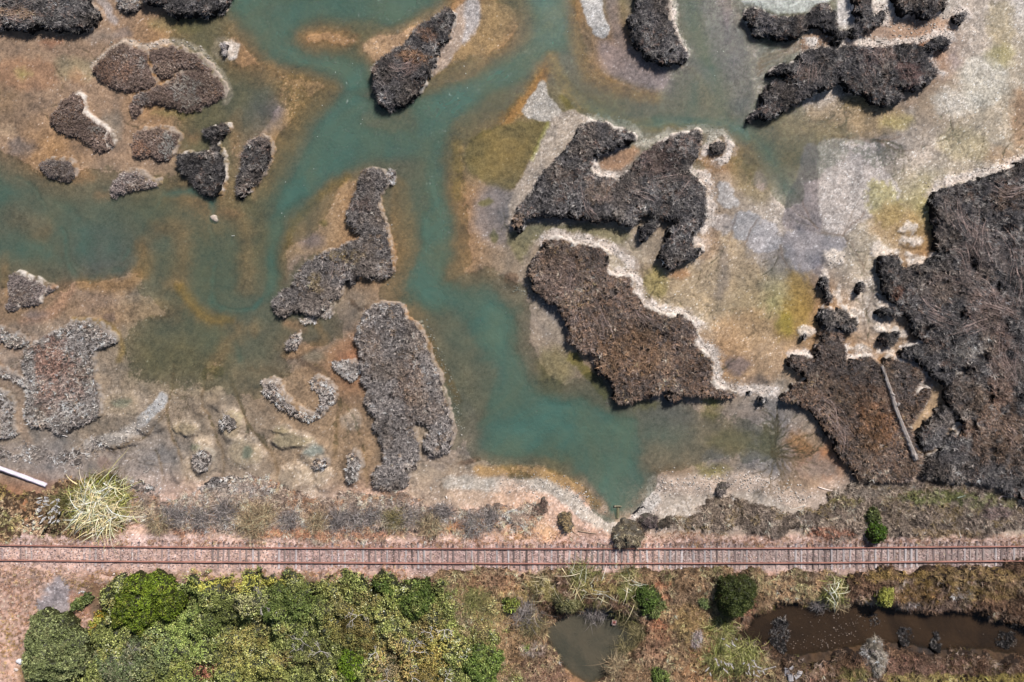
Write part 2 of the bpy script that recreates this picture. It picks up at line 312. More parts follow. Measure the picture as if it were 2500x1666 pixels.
for pl, c_ in (([(1755, 452), (1775, 445), (1790, 460), (1790, 478), (1803, 490), (1800, 505), (1765, 508), (1752, 490)], (172, 170, 170)),
               ([(1740, 530), (1785, 525), (1785, 560), (1770, 572), (1745, 560)], (166, 158, 154)),
               ([(1800, 518), (1830, 515), (1856, 530), (1850, 560), (1830, 585), (1795, 580), (1788, 550)], (160, 160, 164)),
               ([(1858, 540), (1885, 542), (1905, 575), (1900, 605), (1860, 618), (1825, 600), (1840, 570)], (164, 162, 166)),
               ([(1915, 570), (1960, 563), (1985, 565), (2010, 578), (2060, 580), (2060, 610), (2010, 620), (2000, 650), (1960, 665), (1930, 640), (1910, 600)], (148, 144, 148)),
               ([(1998, 350), (2050, 342), (2130, 345), (2150, 400), (2200, 470), (2160, 510), (2100, 545), (2060, 573), (2006, 565), (1997, 480)], (182, 174, 170))):
    A('p', pl, c_, .8, soft=4, warp=1, grain=14, gs=12)
A('p', [(1930, 460), (1950, 420), (1960, 360), (1996, 360), (1996, 480), (2006, 560), (1990, 570), (1920, 560), (1912, 530)], (128, 122, 126), .8, soft=5)
for q in ([(1780, 580), (1792, 545), (1800, 520)], [(1820, 600), (1835, 560), (1850, 535)], [(1995, 560), (1975, 530), (1960, 490)], [(2005, 573), (2055, 575), (2080, 600), (2100, 640), (2125, 690), (2130, 720), (2115, 760), (2110, 800), (2125, 840)], [(2055, 575), (2080, 550), (2110, 520)],
          [(1905, 600), (1915, 640), (1930, 660)], [(2030, 330), (2130, 345), (2200, 335)], [(2140, 343), (2190, 365), (2230, 370)]):
    A('s', q, (112, 94, 80), .55, 2.2, 2.5)
blob(2000, 650, 18, 32, (108, 106, 116), .5, 10, grain=14)
A('p', [(2130, 440), (2180, 455), (2200, 520), (2170, 560), (2130, 530), (2115, 490)], (166, 158, 104), .7, soft=10, grain=34, gs=9)
A('p', [(2160, 500), (2240, 520), (2260, 600), (2180, 600), (2120, 560)], (168, 138, 96), .6, soft=18, grain=20)
A('p', [(1925, 665), (1960, 670), (1985, 730), (1970, 790), (1930, 830), (1895, 820), (1905, 760), (1925, 720)], (150, 124, 64), .7, soft=16, grain=30, gs=9)
blob(1915, 790, 22, 26, (142, 132, 60), .6, 10, grain=16)
for (x, y, rx, ry) in ((2035, 630, 28, 20), (2215, 560, 22, 12), (2225, 590, 26, 12), (2140, 610, 12, 22), (2165, 615, 24, 8), (2110, 690, 20, 12), (2165, 742, 26, 7), (2150, 800, 18, 10), (1965, 808, 22, 12), (2100, 850, 26, 10), (2015, 670, 10, 12), (2045, 720, 8, 26), (2080, 765, 16, 8), (2200, 812, 18, 10), (2230, 635, 26, 14), (2160, 855, 22, 8)):
    blob(x, y, rx, ry, (216, 204, 192), .8, 6, grain=26, gs=10)
A('p', [(1800, -60), (2035, -60), (2030, 2), (1992, 8), (1975, 28), (1930, 34), (1885, 30), (1845, 12), (1810, 2)], (220, 220, 222), .92, soft=5, grain=8, gs=7)
A('p', [(2045, -60), (2080, -60), (2088, 40), (2075, 62), (2050, 66), (2042, 40)], (222, 216, 212), .85, soft=6, grain=8, gs=7)
A('p', [(1860, 130), (1920, 115), (1990, 75), (2030, 90), (2030, 108), (1950, 125), (1880, 160), (1850, 180)], (158, 128, 104), .8, soft=8, grain=14, gs=7)
blob(1982, 103, 18, 11, 'W', .9, 4, grain=8)
A('p', [(2150, 50), (2300, 40), (2330, 70), (2310, 80), (2250, 95), (2100, 100), (2090, 95)], (166, 136, 114), .8, soft=8, grain=26, gs=6)
RIMS = []
for q, wd in (([(2132, 8), (2140, 30), (2152, 18), (2166, 24), (2168, 42), (2160, 56)], 4.5), ([(2052, 105), (2085, 102), (2200, 106), (2260, 96), (2308, 80), (2322, 96)], 6), ([(1815, 50), (1835, 75), (1850, 92)], 4),
              ([(1430, 288), (1480, 294), (1540, 314), (1560, 336), (1575, 348), (1640, 330), (1700, 312), (1728, 316), (1770, 330), (1782, 352), (1778, 378), (1750, 392)], 7),
              ([(1735, 330), (1722, 350), (1716, 370)], 9), ([(1445, 400), (1470, 428), (1510, 432)], 6), ([(1680, 415), (1715, 428), (1732, 455), (1735, 500), (1732, 540), (1712, 558)], 8), ([(1698, 592), (1718, 598)], 8),
              ([(1322, 590), (1345, 572), (1385, 578), (1440, 590), (1490, 605), (1520, 620), (1540, 645)], 7), ([(1487, 668), (1540, 668), (1556, 690), (1556, 715), (1578, 740), (1640, 760), (1680, 770), (1705, 800)], 7),
              ([(1706, 836), (1748, 872), (1752, 930), (1800, 948), (1890, 957)], 8), ([(1641, -10), (1644, 50), (1662, 100), (1675, 125)], 6),
              ([(2268, 475), (2300, 450), (2360, 432), (2440, 408), (2520, 380)], 9), ([(2330, 30), (2345, 24), (2362, 36), (2360, 52)], 5),
              ([(2262, 130), (2285, 168), (2296, 182)], 5), ([(1930, 865), (1960, 862), (1980, 872)], 5), ([(2060, 850), (2070, 870), (2090, 868), (2130, 868)], 5), ([(2195, 880), (2240, 896), (2262, 915), (2240, 950), (2228, 972)], 5),
              ([(2244, 950), (2270, 946)], 4), ([(2200, 850), (2250, 834)], 5)):
    A('s', q, (222, 213, 206), .88, wd + 1.5, 5, grain=30, gs=15)
    A('s', q, (196, 180, 168), .4, wd + 7, 7, grain=30, gs=12)
    RIMS.append((smooth(q, False, 3), wd))
A('p', [(1114, 30), (1130, 8), (1150, -5), (1165, 0), (1172, 25), (1168, 60), (1150, 95), (1130, 112), (1110, 135), (1090, 160), (1068, 178), (1052, 188), (1061, 150), (1086, 105), (1105, 75)], (178, 160, 146), .92, soft=4, grain=5)
A('p', [(1135, 5), (1165, 0), (1172, 25), (1168, 60), (1150, 90), (1130, 110), (1135, 60)], (176, 172, 172), .8, soft=7)
A('p', [(1323, 193), (1334, 205), (1340, 235), (1355, 250), (1369, 275), (1372, 290), (1335, 298), (1300, 292), (1273, 275), (1285, 250), (1305, 220)], (178, 172, 164), .95, soft=3, grain=6)
A('p', [(1412, -40), (1465, -40), (1470, 30), (1485, 60), (1484, 85), (1470, 94), (1455, 88), (1440, 65), (1425, 35)], (186, 184, 182), .95, soft=3, grain=6)
A('p', [(1340, 298), (1385, 272), (1430, 285), (1415, 320), (1385, 370), (1335, 420), (1305, 470), (1285, 495), (1262, 520), (1256, 560), (1240, 560), (1243, 510), (1262, 455), (1290, 400), (1318, 345)], (172, 160, 148), .9, soft=4, grain=9, gs=7)
A('s', [(1335, 305), (1315, 350), (1300, 390)], (156, 152, 88), .6, 5, 4, grain=8)
A('p', [(1465, 390), (1500, 375), (1550, 355), (1560, 375), (1520, 415), (1470, 412)], (168, 134, 106), .85, soft=7, grain=8)
A('p', [(1880, 290), (2100, 240), (2200, 270), (2160, 330), (1990, 340), (1880, 320)], (158, 136, 100), .6, soft=22, grain=30, gs=10)
for (x, y, rx, ry, c_) in ((2440, 60, 30, 70, (164, 150, 116)), (2440, 140, 36, 30, (168, 160, 106)), (2490, 290, 26, 70, (156, 118, 84)), (2440, 380, 40, 20, (160, 130, 100)), (2330, 250, 60, 30, (196, 192, 184)), (2350, 350, 60, 40, (176, 164, 130)),
                       (2400, 200, 60, 60, (188, 186, 176)), (2330, 150, 14, 26, (146, 136, 138)), (2190, 300, 40, 16, (172, 160, 106)), (2090, 250, 40, 14, (158, 138, 92)), (2225, 268, 6, 9, (180, 176, 172))):
    blob(x, y, rx, ry, c_, .6, 14, 1, grain=20, gs=12)
A('p', [(2180, 205), (2290, 200), (2230, 260), (2180, 265)], (150, 132, 116), .6, soft=12, grain=10)
for (x, y, rx, ry, c_) in ((1960, 1082, 44, 26, (160, 116, 66)), (1912, 1140, 22, 40, (112, 110, 112)), (1880, 1080, 26, 50, (112, 106, 70)), (1745, 1118, 28, 16, (112, 112, 116)), (1850, 1120, 40, 14, (120, 118, 120)), (1900, 1030, 28, 22, (118, 116, 118)),
                       (1740, 1150, 40, 14, (128, 122, 60)), (1640, 1150, 50, 14, (118, 96, 74)), (1740, 1010, 20, 18, (110, 104, 60)), (1580, 990, 30, 10, (116, 108, 56)), (1740, 983, 20, 12, (132, 132, 50)), (1660, 1020, 40, 16, (122, 116, 116)), (1990, 1050, 30, 50, (138, 128, 116)),
                       (2000, 1140, 40, 30, (140, 132, 124)), (1950, 1180, 50, 22, (156, 132, 108)), (1790, 1080, 60, 30, (122, 112, 78)), (1820, 1010, 60, 22, (130, 120, 112))):
    blob(x, y, rx, ry, c_, .62, 14, 1, grain=20, gs=10)
for k in range(16):       # the little branching run-off lines of the fan
    a = -1.25 + k * .17; L = 60 + 50 * random.random()
    q = [(1888 + 14 * math.cos(a), 1105 + 14 * math.sin(a))]
    for j in range(4):
        a += random.uniform(-.25, .25); q.append((q[-1][0] + L / 4 * math.cos(a), q[-1][1] + L / 4 * math.sin(a)))
    A('s', q, (92, 82, 62), .45, 1.4, 2.5)
A('p', [(2300, 935), (2318, 945), (2300, 985), (2270, 1020), (2245, 1060), (2235, 1070), (2228, 1045), (2255, 1000), (2275, 955)], (168, 144, 116), .9, soft=4, grain=6)
for (x, y, rx, ry, c_) in ((60, 180, 90, 40, (154, 118, 92)), (190, 170, 60, 30, (150, 140, 112)), (55, 180, 16, 12, (150, 144, 92)), (240, 90, 40, 16, (128, 120, 114)), (300, 85, 22, 14, (122, 116, 116)), (125, 105, 26, 10, (142, 98, 76)), (430, 60, 70, 20, (120, 112, 76)),
                       (270, 310, 26, 40, (132, 126, 116)), (190, 190, 16, 18, (168, 128, 98)), (20, 320, 24, 14, (172, 150, 126)), (50, 360, 30, 22, (106, 104, 106)), (430, 275, 60, 10, (124, 116, 72)), (470, 335, 16, 12, (164, 124, 94)), (200, 430, 26, 18, (176, 134, 100)),
                       (245, 480, 20, 14, (172, 134, 104)), (575, 320, 14, 50, (164, 132, 100)), (100, 800, 80, 12, (150, 134, 118)), (90, 770, 30, 12, (128, 116, 112)), (620, 420, 14, 60, (166, 136, 104)), (560, 520, 30, 14, (158, 124, 94)), (390, 440, 12, 8, (140, 124, 76)),
                       (50, 540, 60, 40, (118, 116, 104)), (400, 650, 60, 30, (126, 110, 84))):
    blob(x, y, rx, ry, c_, .6, 12, 1, grain=16, gs=12)
A('s', [(225, 165), (300, 104), (360, 118), (420, 102), (490, 122), (522, 160), (548, 195), (562, 228), (552, 250)], (186, 170, 154), .9, 7, 4, grain=7, gs=8)
A('s', [(204, 240), (206, 270), (235, 296), (268, 318)], (206, 190, 176), .9, 6, 4, grain=5)
blob(566, 122, 18, 22, (222, 214, 206), .95, 4, grain=4); blob(550, 120, 32, 30, (172, 156, 140), .6, 7)
A('s', [(250, 0), (262, 18), (272, 40), (280, 50)], (170, 160, 156), .85, 10, 5, grain=6)

# drainage rills and mounds: cut into / raised out of the mud, so that the sun models them
ZA = np.zeros_like(PX)
def cut(q, wd, dz, soft=2.5):
    s_, m = mask('s', q, wd, soft, 1, 3, 8); ZA[s_] = np.minimum(ZA[s_], -dz * m)
def rill(x, y, a, L, wd, c=(104, 90, 72), depth=2, al=.5, rs=random.Random(12)):
    n = max(3, int(L / 12)); q = [(x, y)]
    for k in range(n): a += rs.uniform(-.32, .32); q.append((q[-1][0] + L / n * math.cos(a), q[-1][1] + L / n * math.sin(a)))
    paint('s', q, c, al, wd, 1.8, 1, 2, 8); cut(q, wd + .6, .05)
    if depth:
        for k in range(1, n):
            if rs.random() < .62: rill(q[k][0], q[k][1], a + rs.choice([-1, 1]) * rs.uniform(.4, .9), L * rs.uniform(.35, .6), wd * .65, c, depth - 1, al * .85)
for q, wd in riv: cut(q, wd + 1, .04, 5)
for k in range(13):
    rill(1885, 1105, -1.5 + k * .26, 80 + (k * 37) % 55, 1.7, (92, 80, 60), 2, .6)
for x, y, a, L in ((2058, 576, -.9, 90), (2058, 578, .9, 120), (2110, 640, 1.3, 160), (1995, 560, -2.0, 120), (1900, 610, 1.8, 90), (1770, 600, 2.0, 100), (1560, 640, .8, 130), (1600, 700, 2.0, 80), (1690, 720, 1.0, 90), (2130, 345, 0.1, 120),
                   (2240, 370, -.3, 110), (2400, 330, 1.6, 90), (2440, 400, -1.2, 120), (1880, 760, 1.6, 90), (1500, 570, .3, 80), (1800, 870, 2.6, 70), (2120, 850, -1.4, 100), (2300, 250, .7, 100), (540, 930, 2.4, 60), (600, 1000, 1.9, 80), (640, 1060, .7, 70),
                   (830, 1000, .9, 70), (820, 1020, 2.1, 80), (860, 1060, 1.4, 90), (420, 960, .6, 60), (470, 960, 1.6, 100), (300, 1120, .2, 90), (60, 870, 2.3, 50), (1100, 1135, -2.6, 90), (1080, 1180, 2.6, 60), (700, 960, 1.7, 70), (1300, 740, 2.4, 40),
                   (1230, 520, 1.7, 60), (200, 120, .4, 90), (130, 150, 1.2, 80), (90, 260, .9, 90), (300, 300, .5, 60), (1960, 220, 1.9, 70), (2060, 260, 1.7, 60), (2000, 300, 0., 100)):
    rill(x, y, a, L, 1.3, depth=2, al=.42)
for k in range(26):      # combed ripples on the slope left of the upper right islet
    x0, y0 = 1842 + random.random() * 20, 70 + k * 8.2
    q = [(x0, y0 + 14), (x0 + 25, y0 + 5), (x0 + 50 + 20 * random.random(), y0 - 6)]; paint('s', q, (214, 200, 190) if k % 2 else (128, 112, 104), .5, 1.3, 2, 1, 2, 8); cut(q, 1.5, .05)
def bump(cx, cy, rx, ry, h, ang=0):
    s_, m = mask('p', ell(cx, cy, rx, ry, ang), 4, min(rx, ry) * .42, 1, 5, 12); ZA[s_] = ZA[s_] + (1.8 if cx < 1000 else .6) * h * m
for (x, y, rx, ry, h) in ((455, 1045, 26, 15, .16), (565, 1035, 24, 36, .2), (600, 1105, 38, 32, .16), (715, 1075, 46, 16, .2), (690, 1045, 24, 12, .16), (780, 1110, 34, 26, .2), (300, 985, 44, 24, -.005), (500, 1115, 26, 40, .2), (862, 1140, 20, 44, .2), (720, 1165, 34, 26, .16), (490, 985, 16, 30, .1),
                       (530, 975, 14, 26, .1), (800, 1170, 28, 22, .14), (660, 1180, 20, 14, .1), (440, 1140, 18, 30, .12), (370, 1040, 30, 16, .16), (290, 1075, 50, 12, .16), (730, 970, 60, 40, .12), (607, 1105, 12, 12, -.005), (2035, 630, 24, 18, .25), (2215, 560, 22, 12, .2), (2225, 592, 24, 12, .2), (2140, 612, 12, 22, .2),
                       (2165, 742, 26, 10, .2), (2150, 800, 18, 10, .2), (1965, 808, 20, 12, .2), (2100, 850, 26, 10, .2), (2110, 690, 18, 14, .2), (2235, 636, 26, 14, .2), (2080, 765, 16, 10, .2), (2200, 812, 18, 10, .2), (1340, 250, 30, 40, .12), (1445, 30, 26, 56, .14), (1120, 80, 34, 60, .1), (1920, 25, 90, 16, -.1),
                       (1765, 480, 22, 26, .08), (1828, 550, 30, 30, .08), (1870, 580, 26, 34, .08), (2060, 450, 60, 100, .06), (1980, 100, 20, 12, .15)):
    bump(x, y, rx, ry, h)
# embankment, track bed and the land south of it
A('s', [(-200, 1352), (1200, 1360), (2700, 1355)], (208, 176, 163), .95, 46, 14, grain=24, gs=12)
A('s', [(1650, 1358), (2700, 1353)], (158, 144, 140), .8, 34, 14, grain=24, gs=10)
A('s', [(700, 1360), (1200, 1362), (1500, 1360)], (184, 156, 150), .8, 30, 10, grain=10)
A('s', [(-100, 1310), (300, 1316), (500, 1318)], (196, 172, 166), .6, 12, 8, grain=12)
blob(1110, 1282, 22, 20, (186, 112, 70), .85, 6, grain=12); blob(320, 1272, 30, 10, (190, 122, 84), .7, 8, grain=8); blob(1310, 1300, 50, 24, (214, 172, 130), .6, 12, grain=20)
A('p', [(148, 1404), (172, 1428), (180, 1446), (168, 1470), (172, 1500), (140, 1530), (80, 1515), (70, 1490), (96, 1460), (118, 1428)], (168, 158, 160), .95, soft=5, grain=8)
A('p', [(-60, 1390), (120, 1400), (110, 1440), (70, 1480), (50, 1560), (30, 1700), (-60, 1700)], (222, 184, 164), .85, soft=14, grain=30, gs=20)
A('p', [(170, 1440), (220, 1460), (215, 1520), (180, 1530)], (188, 140, 118), .7, soft=8, grain=10)
A('p', ell(1440, 1580, 120, 90), (128, 104, 80), .9, soft=14)
A('p', [(1800, 1480), (2500, 1480), (2560, 1620), (1850, 1620)], (64, 50, 40), .95, soft=20)
A('s', [(1640, 1440), (1655, 1480), (1670, 1520), (1672, 1570), (1650, 1610), (1640, 1650)], (196, 130, 98), .9, 8, 5, grain=6)

# ------------------------------------------------------------------ heights
T = T * (.62 + .76 * fbm(PX, PY, 80, 63, 5)) * (.93 + .14 * fbm(PX, PY, 12, 66, 3)) 
DEPTH = -np.log(1 - np.clip(T, 0, .95)) / 3.0
Z = 0.035 - DEPTH - .06 * (T > 0.01) * sst(.0, .12, T)
flat = sst(2400, 2600, PX) * 0
bank = np.interp(PY + (N1 * 40), [1100, 1160, 1230, 1275, 1312, 1400, 1440, 1500, 1700], [0, .06, .45, .8, 1.15, 1.15, .75, .35, .35])
POOL = smooth([(1100, 1000), (1180, 1155), (1310, 1160), (1385, 1190), (1440, 1240), (1475, 1272), (1500, 1280), (1535, 1268), (1565, 1232), (1590, 1190), (1600, 1165), (1640, 1150), (1800, 1150), (1800, 1000)], True, 3)
sp_ = win(POOL, 60)
pm = sst(-26, 4, sdist(POOL, VX[sp_], VY[sp_]))
bank[sp_] = bank[sp_] * (1 - pm)
POND1 = smooth([(1340, 1535), (1400, 1490), (1490, 1490), (1560, 1520), (1565, 1556), (1548, 1580), (1518, 1610), (1486, 1632), (1470, 1655), (1440, 1668), (1392, 1640), (1370, 1617), (1350, 1582), (1337, 1560)], True, 3)
POND2 = smooth([(1850, 1500), (1929, 1478), (2010, 1475), (2107, 1480), (2216, 1488), (2271, 1500), (2340, 1498), (2410, 1515), (2480, 1535), (2560, 1560), (2560, 1610), (2430, 1590), (2353, 1585), (2299, 1590), (2203, 1575), (2134, 1572), (2025, 1592), (1942, 1600), (1880, 1570), (1800, 1560), (1840, 1530)], True, 3)
for P_, dz in ((POND1, 1.1), (POND2, 1.1)):
    q = win(P_, 60); bank[q] = bank[q] - dz * sst(-22, 14, sdist(P_, VX[q], VY[q]))
Z = Z + bank + (fbm(PX, PY, 40, 51) - .5) * .10 * sst(1160, 1260, PY) 
Z += (fbm(PX, PY, 9, 61, 3) - .5) * .035 * (T < .2)
lum = C.mean(axis=2)
Z += sst(.3, .6, lum) * ((fbm(PX, PY, 6, 71, 3) - .5) * .07 + .03)
# raised crumbled edges of the dried algae crust
cr = np.abs(fbm(PX, PY, 26, 81, 4) - .5)
Z = Z + ZA * (T < .5)
Z += .03 * sst(.035, .0, cr) * (T < .1) * (PY < 1150)
# grain in the colour itself (algae specks, shells, salt grains)
for lv, cw_ in ((.43, 1.13), (.5, 1.16), (.57, .88), (.62, 1.12)):       # overlapping rims of dried algae mats
    cl = sst(.012, .003, np.abs(fbm(PX, PY, 30, 85, 5) - lv)) * sst(.40, .62, fbm(PX, PY, 150, 87, 2)) * (PY < 1180) * (T < .25)
    C *= (1 + (cw_ - 1) * 2.0 * cl)[..., None]; Z += .02 * cl
g1 = fbm(PX, PY, 7, 91, 3) - .5; g2 = fbm(PX, PY, 34, 95, 4) - .5; g3 = RS.rand(*PX.shape) - .5
C *= .9 * (1 + .75 * g1 + .8 * g2 + .3 * g3)[..., None]
C = C * np.array([1.02, .985, .955])
C += (g2[..., None] * np.array([.035, .004, -.02])) * (T < .5)[..., None]
dk = sst(.62, .72, fbm(PX, PY, 5, 99, 2)) * sst(.35, .6, fbm(PX, PY, 60, 97, 3))
C *= (1 - .3 * dk)[..., None]
lu = C.mean(axis=2); r4 = RS.rand(*PX.shape); cl_ = fbm(PX, PY, 9, 103, 3)
sal = sst(.2, .42, lu) * sst(.44, .60, cl_)
C += (.15 * sal * (r4 > .55))[..., None]; C *= (1 - .35 * sst(.2, .4, lu) * (r4 < .10) * (PY < 1300))[..., None]; Z += .05 * sal * r4
wt = sst(.12, .3, lu) * (T < .1) * (r4 > .988); C += (.35 * wt)[..., None]
C = np.clip(C, .012, .86)

def lut(arr, px, py):
    fx = np.clip((px - IX0) / STEP, 0, nx - 1.01); fy = np.clip((py - IY0) / STEP, 0, ny - 1.01)
    a = fx.astype(int); b = fy.astype(int); fx = fx - a; fy = fy - b; a = a + OX; b = b + OX
    if arr.ndim == 3: fx = fx[..., None]; fy = fy[..., None]
    return (arr[b, a] * (1 - fx) + arr[b, a + 1] * fx) * (1 - fy) + (arr[b + 1, a] * (1 - fx) + arr[b + 1, a + 1] * fx) * fy
def zt(px, py): return lut(Z, np.asarray(px, float), np.asarray(py, float))

# ------------------------------------------------------------------ materials
def M(name):
    m = bpy.data.materials.new(name); m.use_nodes = True
    n = m.node_tree; b = n.nodes['Principled BSDF']; return m, n, b
def colmat(name, rough=.85, spec=.25, bump=0, bscale=20, transl=0, vary=0, vscale=8):
    m, n, b = M(name)
    at = n.nodes.new('ShaderNodeAttribute'); at.attribute_name = 'Col'
    src = at.outputs['Color']
    if vary:
        tc = n.nodes.new('ShaderNodeTexCoord'); nz = n.nodes.new('ShaderNodeTexNoise'); nz.inputs['Scale'].default_value = vscale
        nz.inputs['Detail'].default_value = 6; nz.inputs['Roughness'].default_value = .7
        n.links.new(tc.outputs['Object'], nz.inputs['Vector'])
        mr = n.nodes.new('ShaderNodeMapRange'); mr.inputs['From Min'].default_value = .3; mr.inputs['From Max'].default_value = .7
        mr.inputs['To Min'].default_value = 1 - vary; mr.inputs['To Max'].default_value = 1 + vary
        n.links.new(nz.outputs['Fac'], mr.inputs['Value'])
        vm = n.nodes.new('ShaderNodeVectorMath'); vm.operation = 'SCALE'
        n.links.new(src, vm.inputs[0]); n.links.new(mr.outputs[0], vm.inputs['Scale']); src = vm.outputs[0]
        if bump:
            bp = n.nodes.new('ShaderNodeBump'); bp.inputs['Strength'].default_value = bump; bp.inputs['Distance'].default_value = .04
            n2 = n.nodes.new('ShaderNodeTexNoise'); n2.inputs['Scale'].default_value = bscale; n2.inputs['Detail'].default_value = 5
            n.links.new(tc.outputs['Object'], n2.inputs['Vector']); n.links.new(n2.outputs['Fac'], bp.inputs['Height']); n.links.new(bp.outputs[0], b.inputs['Normal'])
    n.links.new(src, b.inputs['Base Color'])
    b.inputs['Roughness'].default_value = rough; b.inputs['Specular IOR Level'].default_value = spec
    if transl:
        tr = n.nodes.new('ShaderNodeBsdfTranslucent'); mx = n.nodes.new('ShaderNodeMixShader'); mx.inputs[0].default_value = transl
        n.links.new(src, tr.inputs['Color']); n.links.new(b.outputs[0], mx.inputs[1]); n.links.new(tr.outputs[0], mx.inputs[2])
        n.links.new(mx.outputs[0], n.nodes['Material Output'].inputs['Surface'])
    return m
M_GROUND = colmat('mud_and_salt', .9, .2, .9, 7, 0, .22, 5)
M_BANK = colmat('dried_mud', .95, .1, .9, 9, 0, .2, 6)
M_BLADE = colmat('dry_stems', .9, .1)
M_LEAF = colmat('leaves', .55, .3, transl=.12)
M_WOOD = colmat('weathered_wood', .85, .2, .8, 30, 0, .35, 14)
M_STONE = colmat('stone', .8, .3, .6, 16, 0, .25, 9)
M_RUST = colmat('rusty_steel', .75, .35, .3, 40, 0, .3, 25)

# water: murky teal body whose density grows with the depth of the bed below it, under a glossy skin
def watermat(name, deepc, k, rough=.08, tint=None, murk=None):
    m, n, b = M(name); n.nodes.remove(b); out = n.nodes['Material Output']
    at = n.nodes.new('ShaderNodeAttribute'); at.attribute_name = 'depth'
    mu = n.nodes.new('ShaderNodeMath'); mu.operation = 'MULTIPLY'; mu.inputs[1].default_value = -k
    ex = n.nodes.new('ShaderNodeMath'); ex.operation = 'EXPONENT'; su = n.nodes.new('ShaderNodeMath'); su.operation = 'SUBTRACT'; su.inputs[0].default_value = 1; su.use_clamp = True
    n.links.new(at.outputs['Fac'], mu.inputs[0]); n.links.new(mu.outputs[0], ex.inputs[0]); n.links.new(ex.outputs[0], su.inputs[1])
    tc = n.nodes.new('ShaderNodeTexCoord'); nz = n.nodes.new('ShaderNodeTexNoise'); nz.inputs['Scale'].default_value = .12; nz.inputs['Detail'].default_value = 9; nz.inputs['Roughness'].default_value = .62; nz.inputs['Distortion'].default_value = 1.6
    n.links.new(tc.outputs['Object'], nz.inputs['Vector'])
    cr_ = n.nodes.new('ShaderNodeValToRGB'); cr_.color_ramp.elements[0].position = .38; cr_.color_ramp.elements[1].position = .6
    d = np.array(deepc); t2 = np.array(deepc if tint is None else tint)
    cr_.color_ramp.elements[0].color = (*t2, 1); cr_.color_ramp.elements[1].color = (*d, 1)
    n.links.new(nz.outputs['Fac'], cr_.inputs[0])
    mrg = n.nodes.new('ShaderNodeMapRange'); mrg.inputs['From Min'].default_value = .07; mrg.inputs['From Max'].default_value = .52; n.links.new(su.outputs[0], mrg.inputs['Value'])
    mc = n.nodes.new('ShaderNodeMix'); mc.data_type = 'RGBA'; mc.inputs[6].default_value = (*(np.array(t2) if murk is None else np.array(murk)), 1)
    n.links.new(mrg.outputs[0], mc.inputs[0]); n.links.new(cr_.outputs[0], mc.inputs[7])
    df = n.nodes.new('ShaderNodeBsdfDiffuse'); n.links.new(mc.outputs[2], df.inputs['Color'])
    tp = n.nodes.new('ShaderNodeBsdfTransparent'); tp.inputs['Color'].default_value = (.93, .97, .95, 1)
    m1 = n.nodes.new('ShaderNodeMixShader'); n.links.new(su.outputs[0], m1.inputs[0]); n.links.new(tp.outputs[0], m1.inputs[1]); n.links.new(df.outputs[0], m1.inputs[2])
    gl = n.nodes.new('ShaderNodeBsdfGlossy'); gl.inputs['Roughness'].default_value = rough
    fr = n.nodes.new('ShaderNodeFresnel'); fr.inputs['IOR'].default_value = 1.33
    bp = n.nodes.new('ShaderNodeBump'); bp.inputs['Strength'].default_value = .9; bp.inputs['Distance'].default_value = .08; n.links.new(bp.outputs[0], df.inputs['Normal'])
    n2 = n.nodes.new('ShaderNodeTexNoise'); n2.inputs['Scale'].default_value = 3.2; n2.inputs['Detail'].default_value = 6; n2.inputs['Roughness'].default_value = .7
    n.links.new(tc.outputs['Object'], n2.inputs['Vector']); n.links.new(n2.outputs['Fac'], bp.inputs['Height']); n.links.new(bp.outputs[0], gl.inputs['Normal'])
    m2 = n.nodes.new('ShaderNodeMixShader'); n.links.new(fr.outputs[0], m2.inputs[0]); n.links.new(m1.outputs[0], m2.inputs[1]); n.links.new(gl.outputs[0], m2.inputs[2])
    n.links.new(m2.outputs[0], out.inputs['Surface']); return m
M_WATER = watermat('lagoon_water', lin((80, 113, 102)), 2.4, tint=lin((94, 115, 98)), murk=lin((120, 118, 98)))
M_POND1 = watermat('muddy_pond_water', lin((100, 93, 78)), 2.6, tint=lin((80, 79, 68)))
M_POND2 = watermat('dark_ditch_water', lin((70, 54, 40)), 3.2, tint=lin((50, 40, 32)))

# ------------------------------------------------------------------ mesh helpers
def mk(name, V, F, cols=None, mat=None, parent=None, depth=None, smooth_=False, nper=None):
    """V (n,3); F (m,k) equal-sized faces, or list of arrays of different k"""
    Fs = F if isinstance(F, list) else [F]
    Fs = [f for f in Fs if len(f)]
    me = bpy.data.meshes.new(name)
    V = np.asarray(V, np.float32)
    me.vertices.add(len(V)); me.vertices.foreach_set('co', V.ravel())
    idx = np.concatenate([f.ravel() for f in Fs]).astype(np.int32)
    tot = np.concatenate([np.full(len(f), f.shape[1]) for f in Fs]).astype(np.int32)
    st = np.concatenate([[0], np.cumsum(tot)[:-1]]).astype(np.int32)
    me.loops.add(len(idx)); me.loops.foreach_set('vertex_index', idx)
    me.polygons.add(len(tot)); me.polygons.foreach_set('loop_start', st); me.polygons.foreach_set('loop_total', tot)
    if smooth_: me.polygons.foreach_set('use_smooth', np.ones(len(tot), bool))
    me.update(calc_edges=True)
    if cols is not None:
        a = me.color_attributes.new('Col', 'FLOAT_COLOR', 'POINT')
        c4 = np.ones((len(V), 4), np.float32); c4[:, :3] = cols; a.data.foreach_set('color', c4.ravel())
    if depth is not None:
        a = me.attributes.new('depth', 'FLOAT', 'POINT'); a.data.foreach_set('value', np.asarray(depth, np.float32).ravel())
    if mat: me.materials.append(mat)
    o = bpy.data.objects.new(name, me); col.objects.link(o)
    if parent: o.parent = parent
    return o
def thing(name, label, cat, loc=(0, 0, 0), group=None):
    o = bpy.data.objects.new(name, None); col.objects.link(o); o.location = loc; o.empty_display_size = .2
    o['label'] = label; o['category'] = cat; o['kind'] = 'thing'
    if group: o['group'] = group
    return o
